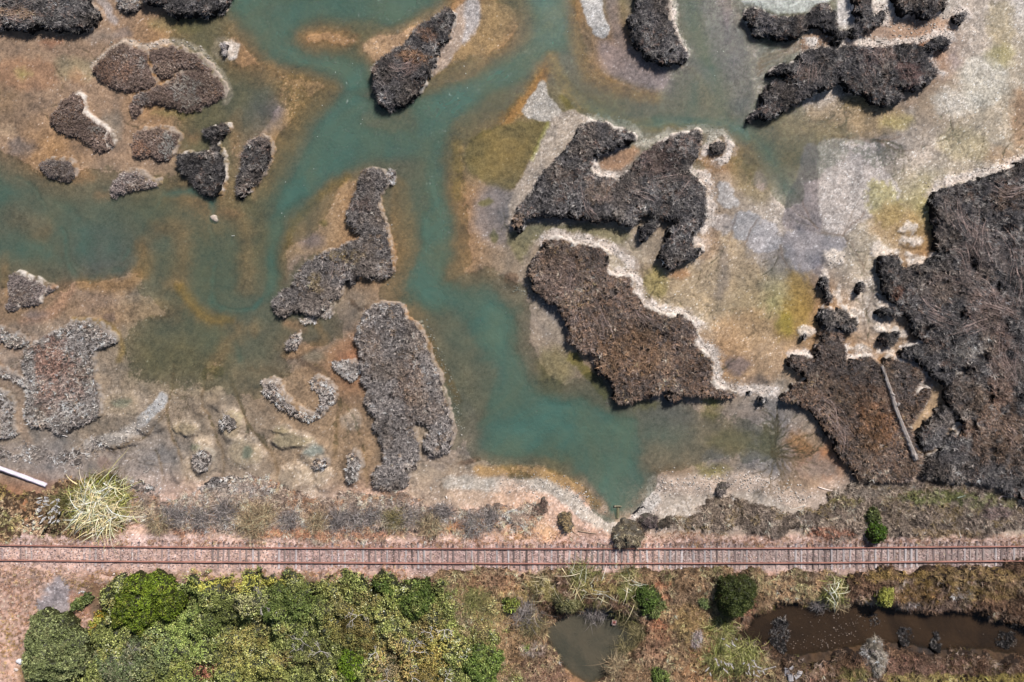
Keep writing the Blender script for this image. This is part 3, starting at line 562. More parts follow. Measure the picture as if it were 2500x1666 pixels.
def tag(o, label, cat=None, group=None, kind=None):
    o['label'] = label
    if cat: o['category'] = cat; o['kind'] = 'thing'
    if group: o['group'] = group
    if kind: o['kind'] = kind
    return o
def gridmesh(X, Y, Zz, keep=None):
    h, w_ = X.shape
    V = np.stack([WX(X), WY(Y), Zz], -1).reshape(-1, 3)
    i = np.arange(h * w_).reshape(h, w_)
    F = np.stack([i[1:, :-1], i[1:, 1:], i[:-1, 1:], i[:-1, :-1]], -1)
    if keep is not None:
        k = keep[1:, :-1] | keep[1:, 1:] | keep[:-1, 1:] | keep[:-1, :-1]
        F = F[k]
    F = F.reshape(-1, 4)
    if keep is not None:
        used = np.zeros(h * w_, bool); used[F.ravel()] = True
        re = np.cumsum(used) - 1; F = re[F]; return V[used], F, used
    return V, F, None

V, F, _ = gridmesh(PX, PY, Z)
o = mk('ground', V, F, C.reshape(-1, 3), M_GROUND, smooth_=True); tag(o, 'mud flats, salt crust and railway embankment seen from above', kind='structure')
# lagoon water sheet
def sheet(name, x0, x1, y0, y1, st, z, mat, label, poly=None, m=20):
    X, Y = np.meshgrid(np.arange(x0, x1 + st, st), np.arange(y0, y1 + st, st))
    zz = zt(X, Y); keep = zz < z + .08
    if poly is not None: keep &= sdist(poly, X, Y) > -m
    V, F, used = gridmesh(X, Y, np.full(X.shape, z), keep)
    o = mk(name, V, F, None, mat, depth=np.clip(z - zz, 0, 5).reshape(-1)[used]); tag(o, label, kind='structure'); return o
sheet('water', -255, 2755, -255, 1300, 5, 0.0, M_WATER, 'shallow teal lagoon water winding between the marsh islets')
sheet('pond', 1300, 1600, 1480, 1700, 4, -.12, M_POND1, 'small muddy brown pond below the railway', POND1)
sheet('ditch_water', 1780, 2740, 1450, 1650, 4, -.12, M_POND2, 'dark peaty ditch water at the lower right', POND2)

# ------------------------------------------------------------------ plants
def rnd_tufts(P, spec, rs, colfn):
    """P (n,3) tuft bases in world metres, returns V,F,col for blades"""
    n = len(P); nb = spec['nb']
    az0 = rs.rand(n) * 6.283
    az = (az0[:, None] + rs.rand(n, nb) * 6.283).ravel()
    if spec.get('comb'):      # blades combed one way by wind and floods
        ca = spec['comb']; az = np.where(rs.rand(n * nb) < .6, ca + rs.randn(n * nb) * .6, az)
    tl = R(spec['tilt'][0]) + rs.rand(n * nb) * R(spec['tilt'][1] - spec['tilt'][0])
    L = spec['L'] * (.55 + .9 * rs.rand(n * nb)); W = spec['W'] * (.6 + .8 * rs.rand(n * nb))
    B = np.repeat(P, nb, 0) + np.stack([rs.randn(n * nb), rs.randn(n * nb), rs.randn(n * nb) * .3], -1) * spec.get('spread', .05)
    dx, dy = np.cos(az), np.sin(az)
    side = np.stack([-dy, dx, np.zeros_like(dx)], -1) * (W / 2)[:, None]
    roll = rs.rand(n * nb) - .5; side[:, 2] = roll * W
    tip = B + np.stack([dx * np.cos(tl), dy * np.cos(tl), np.sin(tl)], -1) * L[:, None]
    m = len(B); V = np.empty((m, 3, 3)); V[:, 0] = B - side; V[:, 1] = B + side; V[:, 2] = tip
    F = np.arange(3 * m).reshape(m, 3)
    tc = np.repeat(colfn, nb, 0) * (1 + (rs.rand(m, 1) - .5) * spec.get('cj', .7))
    Cc = np.repeat(tc[:, None], 3, 1); Cc[:, 2] *= 1.15
    return V.reshape(-1, 3), F, Cc.reshape(-1, 3)
def rnd_leaves(P, spec, rs, colfn):
    n = len(P); nb = spec['nb']; m = n * nb
    B = np.repeat(P, nb, 0) + rs.randn(m, 3) * np.array([1, 1, .6]) * spec.get('spread', .12)
    a = rs.randn(m, 3) * np.array([1, 1, .55]); a /= np.linalg.norm(a, axis=1)[:, None]
    b = rs.randn(m, 3); b -= (a * b).sum(1)[:, None] * a; b /= np.linalg.norm(b, axis=1)[:, None]
    L = spec['L'] * (.6 + .8 * rs.rand(m)); W = spec['W'] * (.6 + .8 * rs.rand(m))
    a *= L[:, None] / 2; b *= W[:, None] / 2
    V = np.empty((m, 4, 3)); V[:, 0] = B - a; V[:, 1] = B - b; V[:, 2] = B + a; V[:, 3] = B + b
    F = np.arange(4 * m).reshape(m, 4)
    tc = np.repeat(colfn, nb, 0) * (1 + (rs.rand(m, 1) - .5) * spec.get('cj', .6))
    return V.reshape(-1, 3), F, np.repeat(tc, 4, 0)

G_ = lambda *a: [(c, w_) for c, w_ in a]
STY = dict(
 dark=dict(H=.85, hull=(30, 28, 28), dens=34, nb=11, L=.34, W=.042, tilt=(8, 60), kind='b', edge=3.5, lump=.17, ls=17, g=2.15, cj=.5,
           pal=G_(((88, 84, 84), 5), ((62, 60, 61), 4), ((112, 108, 106), 3), ((96, 82, 76), 2), ((140, 132, 128), 1))),
 warm=dict(H=.85, hull=(34, 30, 28), dens=34, nb=11, L=.32, W=.042, tilt=(8, 60), kind='b', edge=3.5, lump=.16, ls=14, g=2.15, cj=.5,
           pal=G_(((98, 88, 84), 4), ((104, 86, 74), 4), ((78, 71, 68), 3), ((130, 116, 106), 2), ((116, 98, 74), 1))),
 grey=dict(H=.48, hull=(62, 56, 54), dens=36, nb=11, L=.30, W=.042, tilt=(8, 60), kind='b', edge=3.5, lump=.11, ls=10, g=2.45, cj=.5,
           pal=G_(((134, 127, 124), 5), ((104, 99, 98), 3), ((158, 150, 146), 2), ((128, 112, 98), 2))),
 pale=dict(H=.34, hull=(84, 77, 73), dens=38, nb=11, L=.24, W=.04, tilt=(8, 55), kind='b', edge=4, lump=.08, ls=8, g=1.9, cj=.5,
           pal=G_(((152, 145, 141), 5), ((126, 118, 114), 3), ((174, 165, 158), 2), ((142, 122, 108), 1))),
 brown=dict(tv=.14, H=.36, hull=(92, 78, 72), dens=56, nb=10, L=.12, W=.036, tilt=(15, 70), kind='b', edge=4, lump=.05, ls=16, g=2.0, cj=.4,
           pal=G_(((112, 97, 90), 5), ((98, 84, 76), 4), ((128, 116, 110), 2), ((118, 94, 78), 2))),
 mauve=dict(tv=.16, H=.33, hull=(98, 90, 87), dens=56, nb=10, L=.12, W=.036, tilt=(15, 70), kind='b', edge=4, lump=.06, ls=11, g=2.0, cj=.4,
           pal=G_(((130, 119, 116), 5), ((112, 101, 98), 3), ((150, 141, 136), 2), ((118, 102, 92), 2))),
)
PATCHC = dict(gg=(128, 126, 122), rr=(122, 94, 82), dk=(76, 72, 72), tn=(150, 126, 104), br=(118, 90, 66), pk=(150, 120, 108), yl=(150, 130, 84))

def field(polys, sp, m):
    allp = np.concatenate(polys)
    x0, y0 = allp.min(0) - m; x1, y1 = allp.max(0) + m
    x0 = max(x0, -150); y0 = max(y0, -150); x1 = min(x1, 2650); y1 = min(y1, 1820)
    gx = np.arange(x0, x1 + sp, sp); gy = np.arange(y0, y1 + sp, sp)
    X, Y = np.meshgrid(gx, gy)
    wx = X + (vn(X, Y, 11, 4) - .5) * 9 + (vn(X, Y, 5, 6) - .5) * 4; wy = Y + (vn(X, Y, 11, 5) - .5) * 9 + (vn(X, Y, 5, 7) - .5) * 4
    D = np.full(X.shape, -1e9)
    for p in polys: D = np.maximum(D, sdist(p, wx, wy))
    return gx, gy, X, Y, D
def bil(gx, gy, A_, px, py):
    sp = gx[1] - gx[0]
    fx = np.clip((px - gx[0]) / sp, 0, len(gx) - 1.01); fy = np.clip((py - gy[0]) / sp, 0, len(gy) - 1.01)
    a = fx.astype(int); b = fy.astype(int); fx -= a; fy -= b
    return (A_[b, a] * (1 - fx) + A_[b, a + 1] * fx) * (1 - fy) + (A_[b + 1, a] * (1 - fx) + A_[b + 1, a + 1] * fx) * fy
def pickcol(spec, px, py, rs, patches):
    pal = np.array([lin(c) for c, _ in spec['pal']]); wt = np.array([w_ for _, w_ in spec['pal']], float); wt /= wt.sum()
    # smooth regional noise drifts the choice, so colours come in clumps
    u = .55 * rs.rand(len(px)) + .45 * np.clip((vn(px, py, spec.get('cs', 22), 8) - .5) * 1.6 + .5, 0, .999)
    cdf = np.cumsum(wt); k = np.searchsorted(cdf, np.clip(u, 0, .9999)); k = np.clip(k, 0, len(pal) - 1)
    c = pal[k]
    for (cx, cy, rx, ry, pc, a) in patches:
        r = np.sqrt(((px - cx) / rx) ** 2 + ((py - cy) / ry) ** 2) + (vn(px, py, 14, 9) - .5) * .9
        m = sst(1.1, .8, r) * a * (rs.rand(len(px)) < .8); cc = lin(PATCHC.get(pc, pc) if isinstance(pc, str) else pc)
        c = c * (1 - m[:, None]) + cc * m[:, None]
    c = c * (1 + (vn(px, py, 46, 12)[:, None] - .5) * .7)
    if spec['kind'] == 'b': m = (sst(.5, .72, fbm(px, py, 60, 77, 3)) * .32)[:, None]; c = c * (1 - m) + c.mean(axis=1, keepdims=True) * np.array([1.28, .96, .72]) * m
    return c * (np.array([1.0, .985, .955]) if spec['kind'] == 'b' else 1) * spec['g'] * np.exp(rs.randn(len(px), 1) * spec.get('tv', .34))
def cover(parent, name, polys, spec, patches=(), dome=False, bankh=0.0, holes=None, mat=None, seed=1, sp=3.0, kind=None, feather=0):
    rs = np.random.RandomState(seed)
    gx, gy, X, Y, D = field(polys, sp, 8)
    if holes is not None:
        for hpoly in holes: D = np.minimum(D, -sdist(hpoly, X, Y))
    if feather: D = D + (fbm(X, Y, 46, 14, 4) - .5) * feather * 1.6
    if dome:
        D = D + (fbm(X, Y, 24, 14, 4) - .5) * 22; Rm = max(D.max(), 1); pr = np.sqrt(np.clip(1 - (1 - np.clip(D / Rm, 0, 1)) ** 2, 0, 1))
    else: pr = 1 - np.exp(-np.clip(D, 0, 999) / spec['edge'])
    lum_ = (vn(X, Y, spec['ls'], 2) - .5) + .6 * (vn(X, Y, spec['ls'] * .45, 3) - .5)
    hh = spec['H'] * pr * (.85 + .3 * vn(X, Y, 40, 15)) + spec['lump'] * lum_ * 1.6 * np.clip(pr * 1.3, 0, 1)
    Zg = zt(X, Y) + bankh * (D > -4)
    top = Zg + np.maximum(hh, .02)
    hz = np.where(D > 0, top - (.06 if spec['kind'] == 'l' else .11), Zg - .12)
    V, F, used = gridmesh(X, Y, hz, D > (feather * .16))
    hc = lin(spec['hull']) * (1 + .8 * (vn(X, Y, 5, 40)[..., None] - .5)); hc = hc.reshape(-1, 3)[used]
    area = (D > 0).sum() * (sp / S) ** 2
    n = int(area * spec['dens'] / max((D > 0).mean(), .02)); n = min(n, 900000)
    px = gx[0] + rs.rand(n) * (gx[-1] - gx[0]); py = gy[0] + rs.rand(n) * (gy[-1] - gy[0])
    d = bil(gx, gy, D, px, py); k = d > (.5 if not feather else rs.rand(n) * feather * .35); px, py = px[k], py[k]
    tz = bil(gx, gy, top, px, py)
    P = np.stack([WX(px), WY(py), tz - .03], -1)
    cc = pickcol(spec, px, py, rs, patches)
    f = rnd_tufts if spec['kind'] == 'b' else rnd_leaves
    V2, F2, C2 = f(P, spec, rs, cc)
    Vall = np.concatenate([V, V2]); Call = np.concatenate([hc, C2])
    if parent: Vall = Vall - np.array(parent.location)
    o = mk(name, Vall, [F, F2 + len(V)], np.clip(Call, .004, .85), mat or (M_BLADE if spec['kind'] == 'b' else M_LEAF), parent)
    if kind: o['kind'] = kind
    return o, (gx, gy, D, top)
def bankmesh(parent, polys, bw, bh, tint, seed):
    sh = bw * .75; gx, gy, X, Y, D = field(polys, 2.6, bw + 14)
    D2 = D - 2; bw = 4.0; n_ = fbm(X, Y, 9, 4, 3)
    wx = X - sh; wy = Y + sh            # outline shifted to the upper right, so the ledge is wider there
    for p in polys: D2 = np.maximum(D2, sdist(p, wx + (n_ - .5) * 14, wy + (vn(X, Y, 9, 5) - .5) * 10))
    bwv = bw * (.7 + .6 * vn(X, Y, 30, 21)) 
    t = sst(-bwv, 2, D2)
    hz = zt(X, Y) - .03 + (bh + .03) * t + (fbm(X, Y, 7, 33, 3) - .5) * .10 * sst(.05, .5, t) 
    V, F, used = gridmesh(X, Y, hz, D2 > -bw * 1.25)
    g = lut(C, X, Y); tc = lin(tint); m = (t * .8 * sst(.3, .62, fbm(X, Y, 11, 46, 4)))[..., None]
    cc = g * (1 - m) + tc * m * (1 + 1.0 * (fbm(X, Y, 6, 44, 3)[..., None] - .5))
    cc = cc.reshape(-1, 3)[used]
    return mk('mud_bank', V - np.array(parent.location), F, np.clip(cc, .02, .86), M_BANK, parent, smooth_=True)
def strands(parent, fld, lines, seed, tint=(176, 154, 146), n=40, wpx=15):
    """long pale dead stalks, combed flat over the living plants along each given line"""
    rs = np.random.RandomState(seed); gx, gy, D, top = fld; Vs = []; Fs = []; Cs = []; base = 0
    for ln in lines:
        q = smooth(ln, False, 4)
        for j in range(n):
            off = rs.randn(2) * wpx * .6; i0 = rs.randint(0, max(1, len(q) - 4)); i1 = min(len(q), i0 + rs.randint(4, 9))
            seg = q[i0:i1] + off + np.cumsum(np.cumsum(rs.randn(i1 - i0, 2) * .9, 0), 0) + rs.randn(i1 - i0, 2) * 1.0
            if len(seg) < 2: continue
            d = bil(gx, gy, D, seg[:, 0], seg[:, 1]); 
            if d.min() < 1: continue
            z = bil(gx, gy, top, seg[:, 0], seg[:, 1]) + .05 + rs.rand() * .1
            x, y = WX(seg[:, 0]), WY(seg[:, 1]); tx = np.gradient(x); ty = np.gradient(y); L = np.hypot(tx, ty) + 1e-6
            wd = (.007 + .012 * rs.rand()) * np.sin(np.linspace(.35, 2.9, len(x)))
            a = np.stack([x - ty / L * wd, y + tx / L * wd, z], -1); b = np.stack([x + ty / L * wd, y - tx / L * wd, z + .01], -1)
            m = len(x); Vs += [a, b]; i = np.arange(m - 1)
            Fs.append(np.stack([i, i + 1, m + i + 1, m + i], -1) + base); base += 2 * m
            Cs.append(np.repeat(lin(tint)[None] * (.45 + .9 * rs.rand()), 2 * m, 0))
    if not Vs: return
    V = np.concatenate(Vs) - np.array(parent.location)
    o = mk('dead_stalks', V, np.concatenate(Fs), np.clip(np.concatenate(Cs), 0, .8), M_BLADE, parent); o['kind'] = 'stuff'; return o

# ------------------------------------------------------------------ marsh islets (one thing each)
IS = []
def islet(label, polys, style, bank=(8, .22, (176, 162, 148)), patches=(), lines=None, over=None, n=26, cat='marsh islet', gaps=None):
    Hh = {**STY[style], **(over or {})}['H'] + bank[1]
    polys = [fixp(p, Hh * .6) for p in polys]
    patches = [tuple(fixp([q[:2]], Hh * .8)[0]) + tuple(q[2:]) for q in patches]
    if lines: lines = [fixp(l, Hh * .8) for l in lines]
    sm = [smooth(p, True, 3) for p in polys]
    c = np.concatenate(polys).mean(0); x, y = float(WX(c[0])), float(WY(c[1]))
    z = float(zt(c[0:1], c[1:2])[0])
    t = thing('marsh_islet', label, cat, (x, y, z), 'vegetated islets in the lagoon')
    seed = int(abs(c[0]) * 3 + abs(c[1]) * 5) % 100000
    sp = dict(STY[style]); sp.update(over or {})
    bankmesh(t, sm, bank[0], bank[1], bank[2], seed)
    o, fld = cover(t, 'plant_cover', sm, sp, patches, bankh=bank[1] * .8, seed=seed, holes=[smooth(fixp(g_, .5), True, 3) for g_ in gaps] if gaps else None)
    if lines: strands(t, fld, lines, seed, n=n)
    return t
PW = (206, 196, 186); PT = (164, 150, 138); PG = (152, 143, 136)
islet('large dark grey marsh islet cut off by the top left corner', [[(-110, -90), (225, -90), (219, 5), (238, 24), (237, 41), (222, 63), (203, 73), (170, 74), (137, 74), (110, 70), (95, 58), (88, 70), (63, 74), (33, 67), (0, 69), (-110, 70)]],
      'dark', (6, .2, PT), [(55, 35, 45, 14, 'tn', .7)], [[(10, 40), (50, 45), (90, 30)], [(0, 30), (60, 5), (90, -20)]])
islet('small dark tuft at the top edge between two big dark islets', [[(290, -10), (325, -14), (346, 2), (345, 14), (325, 26), (305, 27), (292, 16)]], 'grey', (6, .15, PT))
islet('dark grey islet along the top edge, left of the teal inlet', [[(350, -90), (570, -90), (556, 8), (545, 24), (520, 35), (495, 37), (470, 33), (440, 38), (415, 36), (395, 22), (385, 8), (352, 0)]], 'dark', (7, .2, PT))
islet('brown three-lobed islet with a grey shrub patch on its lowest lobe', [
    [(222, 172), (240, 150), (262, 128), (285, 110), (303, 106), (320, 116), (345, 119), (357, 130), (363, 150), (368, 175), (382, 196), (378, 208), (352, 217), (330, 222), (300, 222), (275, 212), (250, 200), (228, 182)],
    [(365, 130), (385, 116), (410, 113), (440, 118), (470, 130), (490, 145), (505, 157), (515, 168), (508, 180), (470, 172), (440, 172), (425, 178), (405, 190), (387, 190), (378, 178), (371, 155)],
    [(500, 172), (515, 178), (530, 190), (545, 210), (550, 228), (542, 240), (520, 250), (490, 265), (465, 274), (435, 268), (400, 258), (370, 255), (350, 262), (335, 280), (320, 284), (317, 262), (322, 240), (345, 225), (380, 210), (405, 202), (430, 181), (455, 174)]],
    'brown', (9, .16, PT), [(458, 228, 38, 34, 'gg', .9), (342, 240, 22, 14, (104, 100, 98), .8), (500, 150, 14, 12, 'gg', .8), (305, 145, 8, 10, 'gg', .8), (345, 160, 9, 16, 'gg', .8), (270, 170, 50, 30, (128, 100, 82), .5)])
islet('tiny dark plant on a round white salt mound by the inlet', [[(537, 108), (548, 104), (558, 110), (560, 122), (553, 134), (544, 132), (539, 120)]], 'grey', (5, .12, PW))
islet('brown boot-shaped islet with a slumped block at its lower right', [
    [(165, 235), (180, 228), (195, 232), (202, 245), (203, 265), (212, 280), (232, 298), (250, 310), (258, 322), (254, 340), (262, 358), (255, 372), (240, 372), (225, 362), (205, 348), (180, 331), (160, 330), (140, 318), (122, 302), (121, 285), (135, 270), (142, 250)],
    [(260, 325), (268, 322), (275, 340), (273, 362), (262, 353), (257, 338)]], 'brown', (8, .18, PW), [(240, 318, 20, 10, 'gg', .7)])
islet('brown oval islet with a grey tufted right end', [[(325, 330), (345, 318), (385, 312), (415, 318), (435, 328), (434, 348), (422, 368), (408, 392), (385, 390), (367, 381), (345, 388), (325, 378), (318, 360), (320, 345)]],
      'brown', (9, .18, PT), [(412, 355, 20, 34, 'gg', .9), (340, 365, 26, 18, (126, 94, 74), .6)])
islet('hourglass-shaped grey islet pinched in at its neck', [[(493, 318), (520, 308), (550, 303), (560, 312), (550, 325), (538, 338), (528, 350), (536, 365), (545, 390), (547, 430), (542, 455), (535, 475), (515, 478), (495, 472), (475, 455), (455, 435), (440, 418), (433, 395), (435, 378), (460, 374), (485, 374), (508, 365), (518, 350), (512, 338), (498, 330)]],
      'dark', (7, .2, PW), (), None, dict(g=1.6, H=.5))
islet('narrow upright oval islet right of the hourglass-shaped one', [[(620, 335), (640, 335), (658, 350), (661, 375), (655, 400), (640, 430), (620, 455), (600, 475), (585, 483), (576, 470), (578, 440), (585, 410), (592, 380), (602, 355)]],
      'dark', (10, .2, PT), [(630, 350, 26, 20, (128, 116, 110), .9), (590, 465, 14, 14, (124, 116, 112), .9)], None, dict(g=1.5, H=.42))
islet('small brown bean-shaped islet below the boot-shaped islet', [[(100, 400), (115, 390), (135, 390), (165, 394), (178, 403), (182, 420), (178, 435), (163, 443), (145, 440), (120, 430), (102, 415)]], 'mauve', (9, .16, PT), (), None, dict(g=1.3))
islet('small cracked grey-brown islet with a fish-tail right end', [[(265, 465), (268, 450), (285, 432), (300, 421), (325, 416), (345, 423), (360, 440), (382, 438), (384, 455), (370, 458), (345, 463), (315, 470), (295, 475), (280, 485), (268, 482)]], 'mauve', (9, .18, PT), [(325, 435, 24, 12, (100, 92, 90), .7)])
islet('pale grey kite-shaped islet at the left edge', [[(20, 672), (45, 668), (75, 680), (105, 694), (128, 705), (116, 714), (98, 722), (95, 740), (82, 748), (60, 748), (48, 742), (42, 755), (20, 758), (12, 750), (21, 735), (19, 710), (19, 690)]], 'mauve', (9, .22, PW), (), None, dict(g=1.75, H=.25))
islet('large grey grassy block islet with a reddish middle, lower left', [[(62, 850), (85, 835), (120, 815), (155, 795), (185, 785), (225, 787), (250, 800), (268, 815), (280, 832), (275, 842), (245, 850), (232, 860), (225, 880), (230, 920), (238, 960), (242, 990), (235, 1020), (215, 1030), (190, 1042), (165, 1058), (140, 1062), (120, 1050), (80, 1040), (62, 1030), (60, 1000), (62, 960), (68, 935), (56, 905), (52, 880)]],
      'pale', (9, .25, PG), [(130, 880, 46, 60, 'rr', .75), (120, 975, 40, 40, 'rr', .5), (200, 840, 40, 30, (124, 118, 116), .6), (150, 920, 60, 60, 'pk', .5)], None, dict(comb=.6))
islet('grey grass tongue reaching in from the left edge above the big block islet', [[(-110, 795), (0, 803), (30, 812), (62, 828), (52, 850), (35, 850), (15, 845), (0, 838), (-110, 838)]], 'pale', (6, .2, PG), (), None, dict(comb=.6))
islet('thin grey grass strip on the mud at the left edge', [[(-110, 890), (0, 902), (30, 914), (58, 926), (70, 938), (60, 944), (35, 932), (0, 918), (-110, 912)]], 'pale', (5, .15, PG))
islet('grey grass lobe cut off by the left edge, below the strip', [[(-110, 950), (0, 957), (18, 968), (30, 988), (30, 1020), (28, 1040), (38, 1060), (30, 1068), (0, 1071), (-110, 1071)]], 'pale', (7, .2, PG), (), None, dict(comb=.6))
islet('dark wedge-shaped islet with a pale sand spit at its upper right', [[(1081, 25), (1097, 23), (1112, 34), (1108, 55), (1100, 80), (1086, 103), (1070, 125), (1061, 148), (1052, 175), (1040, 197), (1023, 225), (1004, 241), (982, 255), (960, 258), (957, 270), (943, 263), (927, 255), (918, 240), (916, 225), (907, 210), (913, 196), (904, 170), (911, 156), (927, 145), (949, 132), (968, 115), (996, 101), (1004, 82), (1026, 66), (1053, 44)]],
      'dark', (5, .3, PW), [(1010, 140, 34, 20, 'br', .7), (1040, 90, 26, 16, (120, 92, 74), .6), (1000, 165, 20, 20, 'rr', .3)], [[(940, 160), (990, 175), (1030, 150)]], dict(H=.8))
islet('grey L-shaped islet with shaggy grass in the middle of the lagoon', [[(883, 418), (905, 412), (930, 416), (940, 425), (944, 445), (940, 460), (925, 478), (925, 505), (930, 525), (940, 550), (945, 575), (950, 600), (958, 630), (960, 650), (955, 668), (940, 677), (915, 680), (895, 678), (878, 675), (870, 688), (850, 690), (838, 695), (833, 715), (820, 730), (810, 735), (800, 755), (780, 770), (760, 772), (745, 765), (720, 762), (700, 772), (680, 770), (668, 760), (664, 740), (670, 728), (680, 715), (700, 708), (705, 700), (725, 670), (740, 650), (760, 635), (790, 618), (820, 608), (845, 595), (868, 585), (880, 573), (868, 562), (858, 550), (848, 538), (847, 525), (852, 505), (860, 480), (870, 470), (873, 455)]],
      'grey', (8, .25, PT), [(860, 625, 50, 16, 'yl', .5), (770, 690, 20, 26, 'yl', .5), (880, 500, 30, 18, (120, 96, 86), .5), (900, 540, 40, 40, 'dk', .4)], [[(830, 600), (822, 640), (818, 680)]], dict(H=.55, g=1.3), n=8)
islet('round shaggy tuft beside the tip of the L-shaped islet', [ell(954, 431, 12, 16)], 'grey', (3, .1, PT))
islet('crumbled pale grass clod under the foot of the L-shaped islet', [[(783, 762), (798, 748), (814, 748), (812, 768), (797, 778), (782, 775)], [(733, 782), (760, 778), (772, 786), (750, 792)]], 'pale', (7, .12, PT), (), None, dict(H=.15))
islet('small grey bush on pink mud below the L-shaped islet', [[(702, 835), (710, 820), (724, 814), (728, 830), (724, 848), (712, 856), (700, 852)]], 'grey', (6, .12, PW))
islet('big grey shaggy islet with a hooked lower end, lower centre', [[(890, 765), (905, 750), (930, 742), (960, 742), (985, 752), (988, 770), (1005, 790), (1020, 805), (1033, 825), (1042, 845), (1050, 870), (1060, 895), (1074, 915), (1078, 940), (1083, 965), (1092, 990), (1098, 1015), (1103, 1040), (1107, 1065), (1098, 1090), (1085, 1106), (1065, 1112), (1045, 1111), (1034, 1100), (1030, 1082), (1032, 1070), (1046, 1060), (1048, 1048), (1040, 1033), (1025, 1030), (1012, 1038), (1010, 1052), (1018, 1080), (1022, 1105), (1018, 1130), (1012, 1145), (1000, 1150), (995, 1175), (988, 1190), (960, 1192), (935, 1195), (915, 1192), (908, 1175), (912, 1150), (925, 1135), (940, 1130), (936, 1105), (930, 1080), (925, 1060), (908, 1052), (912, 1030), (912, 1010), (900, 1000), (888, 982), (888, 970), (895, 950), (885, 935), (880, 910), (878, 890), (882, 870), (875, 850), (868, 830), (872, 800), (885, 785)]],
      'grey', (9, .25, PT), [(1000, 930, 40, 50, 'br', .35), (1030, 1000, 40, 60, (116, 98, 84), .4), (910, 850, 30, 60, (128, 112, 100), .5)], None, dict(g=1.5))
islet('grey grass wing on pinkish mud left of the hooked islet', [[(808, 890), (825, 885), (850, 880), (868, 885), (874, 900), (876, 915), (870, 925), (856, 932), (840, 920), (825, 908), (812, 900)]], 'pale', (6, .15, PT))
islet('crusty horseshoe-shaped islet open to the top', [[(635, 935), (650, 928), (670, 930), (685, 945), (690, 960), (703, 978), (720, 992), (740, 1003), (758, 1012), (774, 1003), (783, 985), (779, 965), (765, 950), (757, 935), (765, 922), (785, 925), (800, 935), (812, 950), (818, 970), (815, 985), (800, 1000), (790, 1015), (770, 1030), (750, 1033), (730, 1022), (710, 1012), (690, 1002), (672, 990), (655, 970), (640, 955)]],
      'pale', (9, .18, (176, 162, 150)), (), None, dict(H=.2, dens=18))
islet('small grey plant tuft on a mound between two rivulets', [[(538, 1030), (555, 1012), (575, 1018), (582, 1036), (570, 1052), (548, 1048)]], 'pale', (12, .14, (168, 154, 126)), (), None, dict(dens=22))
islet('round pale grey plant on a mound near the bottom shore', [[(473, 1108), (490, 1098), (512, 1102), (520, 1122), (508, 1146), (485, 1150), (474, 1128)]], 'pale', (10, .12, (164, 154, 140)), (), None, dict(dens=22))
islet('grey tuft at the end of a pale green mound', [[(765, 1130), (778, 1120), (798, 1122), (802, 1138), (785, 1146), (768, 1140)]], 'grey', (8, .12, PT), (), None, dict(dens=20))
islet('long dry plant mound left of the hooked islet foot', [[(850, 1110), (868, 1102), (880, 1125), (880, 1150), (868, 1178), (850, 1180), (845, 1160), (850, 1135)]], 'pale', (8, .15, PT), [(855, 1170, 14, 14, 'gg', .8)], None, dict(dens=20))
islet('dark crescent islet at the top between pale sand banks', [[(1555, -90), (1630, -90), (1633, 10), (1635, 27), (1635, 49), (1646, 66), (1652, 88), (1666, 110), (1678, 132), (1674, 145), (1651, 152), (1621, 156), (1596, 148), (1574, 137), (1569, 126), (1550, 107), (1544, 90), (1541, 68), (1533, 49), (1541, 33), (1555, 16)]], 'dark', (8, .3, PT), (), None, dict(H=.8))
islet('big dark Y-shaped islet with two arms reaching up and salt-white rims', [[(1251, 547), (1267, 566), (1280, 552), (1287, 532), (1311, 524), (1336, 525), (1363, 528), (1393, 530), (1418, 536), (1448, 540), (1476, 536), (1509, 541), (1538, 552), (1558, 538), (1574, 524), (1594, 530), (1580, 545), (1562, 556), (1569, 587), (1585, 574), (1602, 556), (1616, 538), (1640, 538), (1648, 548), (1632, 565), (1630, 585), (1613, 613), (1618, 643), (1635, 660), (1651, 648), (1668, 640), (1692, 629), (1712, 621), (1717, 606), (1697, 602), (1690, 588), (1702, 569), (1701, 555), (1717, 547), (1725, 528), (1725, 500), (1723, 470), (1715, 451), (1699, 437), (1686, 422), (1690, 395), (1704, 378), (1710, 351), (1714, 328), (1704, 317), (1679, 323), (1651, 328), (1624, 339), (1596, 355), (1569, 376), (1555, 395), (1539, 414), (1520, 428), (1507, 441), (1481, 435), (1454, 429), (1440, 415), (1448, 403), (1453, 384), (1476, 375), (1503, 362), (1531, 348), (1550, 341), (1552, 332), (1534, 320), (1509, 315), (1487, 304), (1465, 298), (1437, 297), (1418, 305), (1410, 321), (1394, 348), (1383, 367), (1358, 389), (1336, 411), (1319, 428), (1311, 446), (1306, 465), (1289, 479), (1285, 490), (1267, 503), (1263, 517), (1254, 528)]],
      'dark', (8, .3, PW), [(1600, 390, 60, 50, (92, 76, 72), .6), (1266, 540, 14, 16, (116, 98, 84), .8), (1460, 470, 40, 30, 'tn', .25)],
      [[(1420, 450), (1425, 480), (1440, 510), (1460, 525)], [(1450, 460), (1470, 490), (1490, 470)], [(1600, 440), (1680, 430), (1650, 480)], [(1660, 380), (1700, 420), (1720, 480)], [(1640, 540), (1620, 600)], [(1480, 400), (1530, 460), (1600, 480)]], n=18)
islet('small round dark bush on the white headland of the Y-shaped islet', [ell(1753, 360, 16, 17)], 'dark', (7, .12, PW), (), None, dict(H=.5, nb=12))
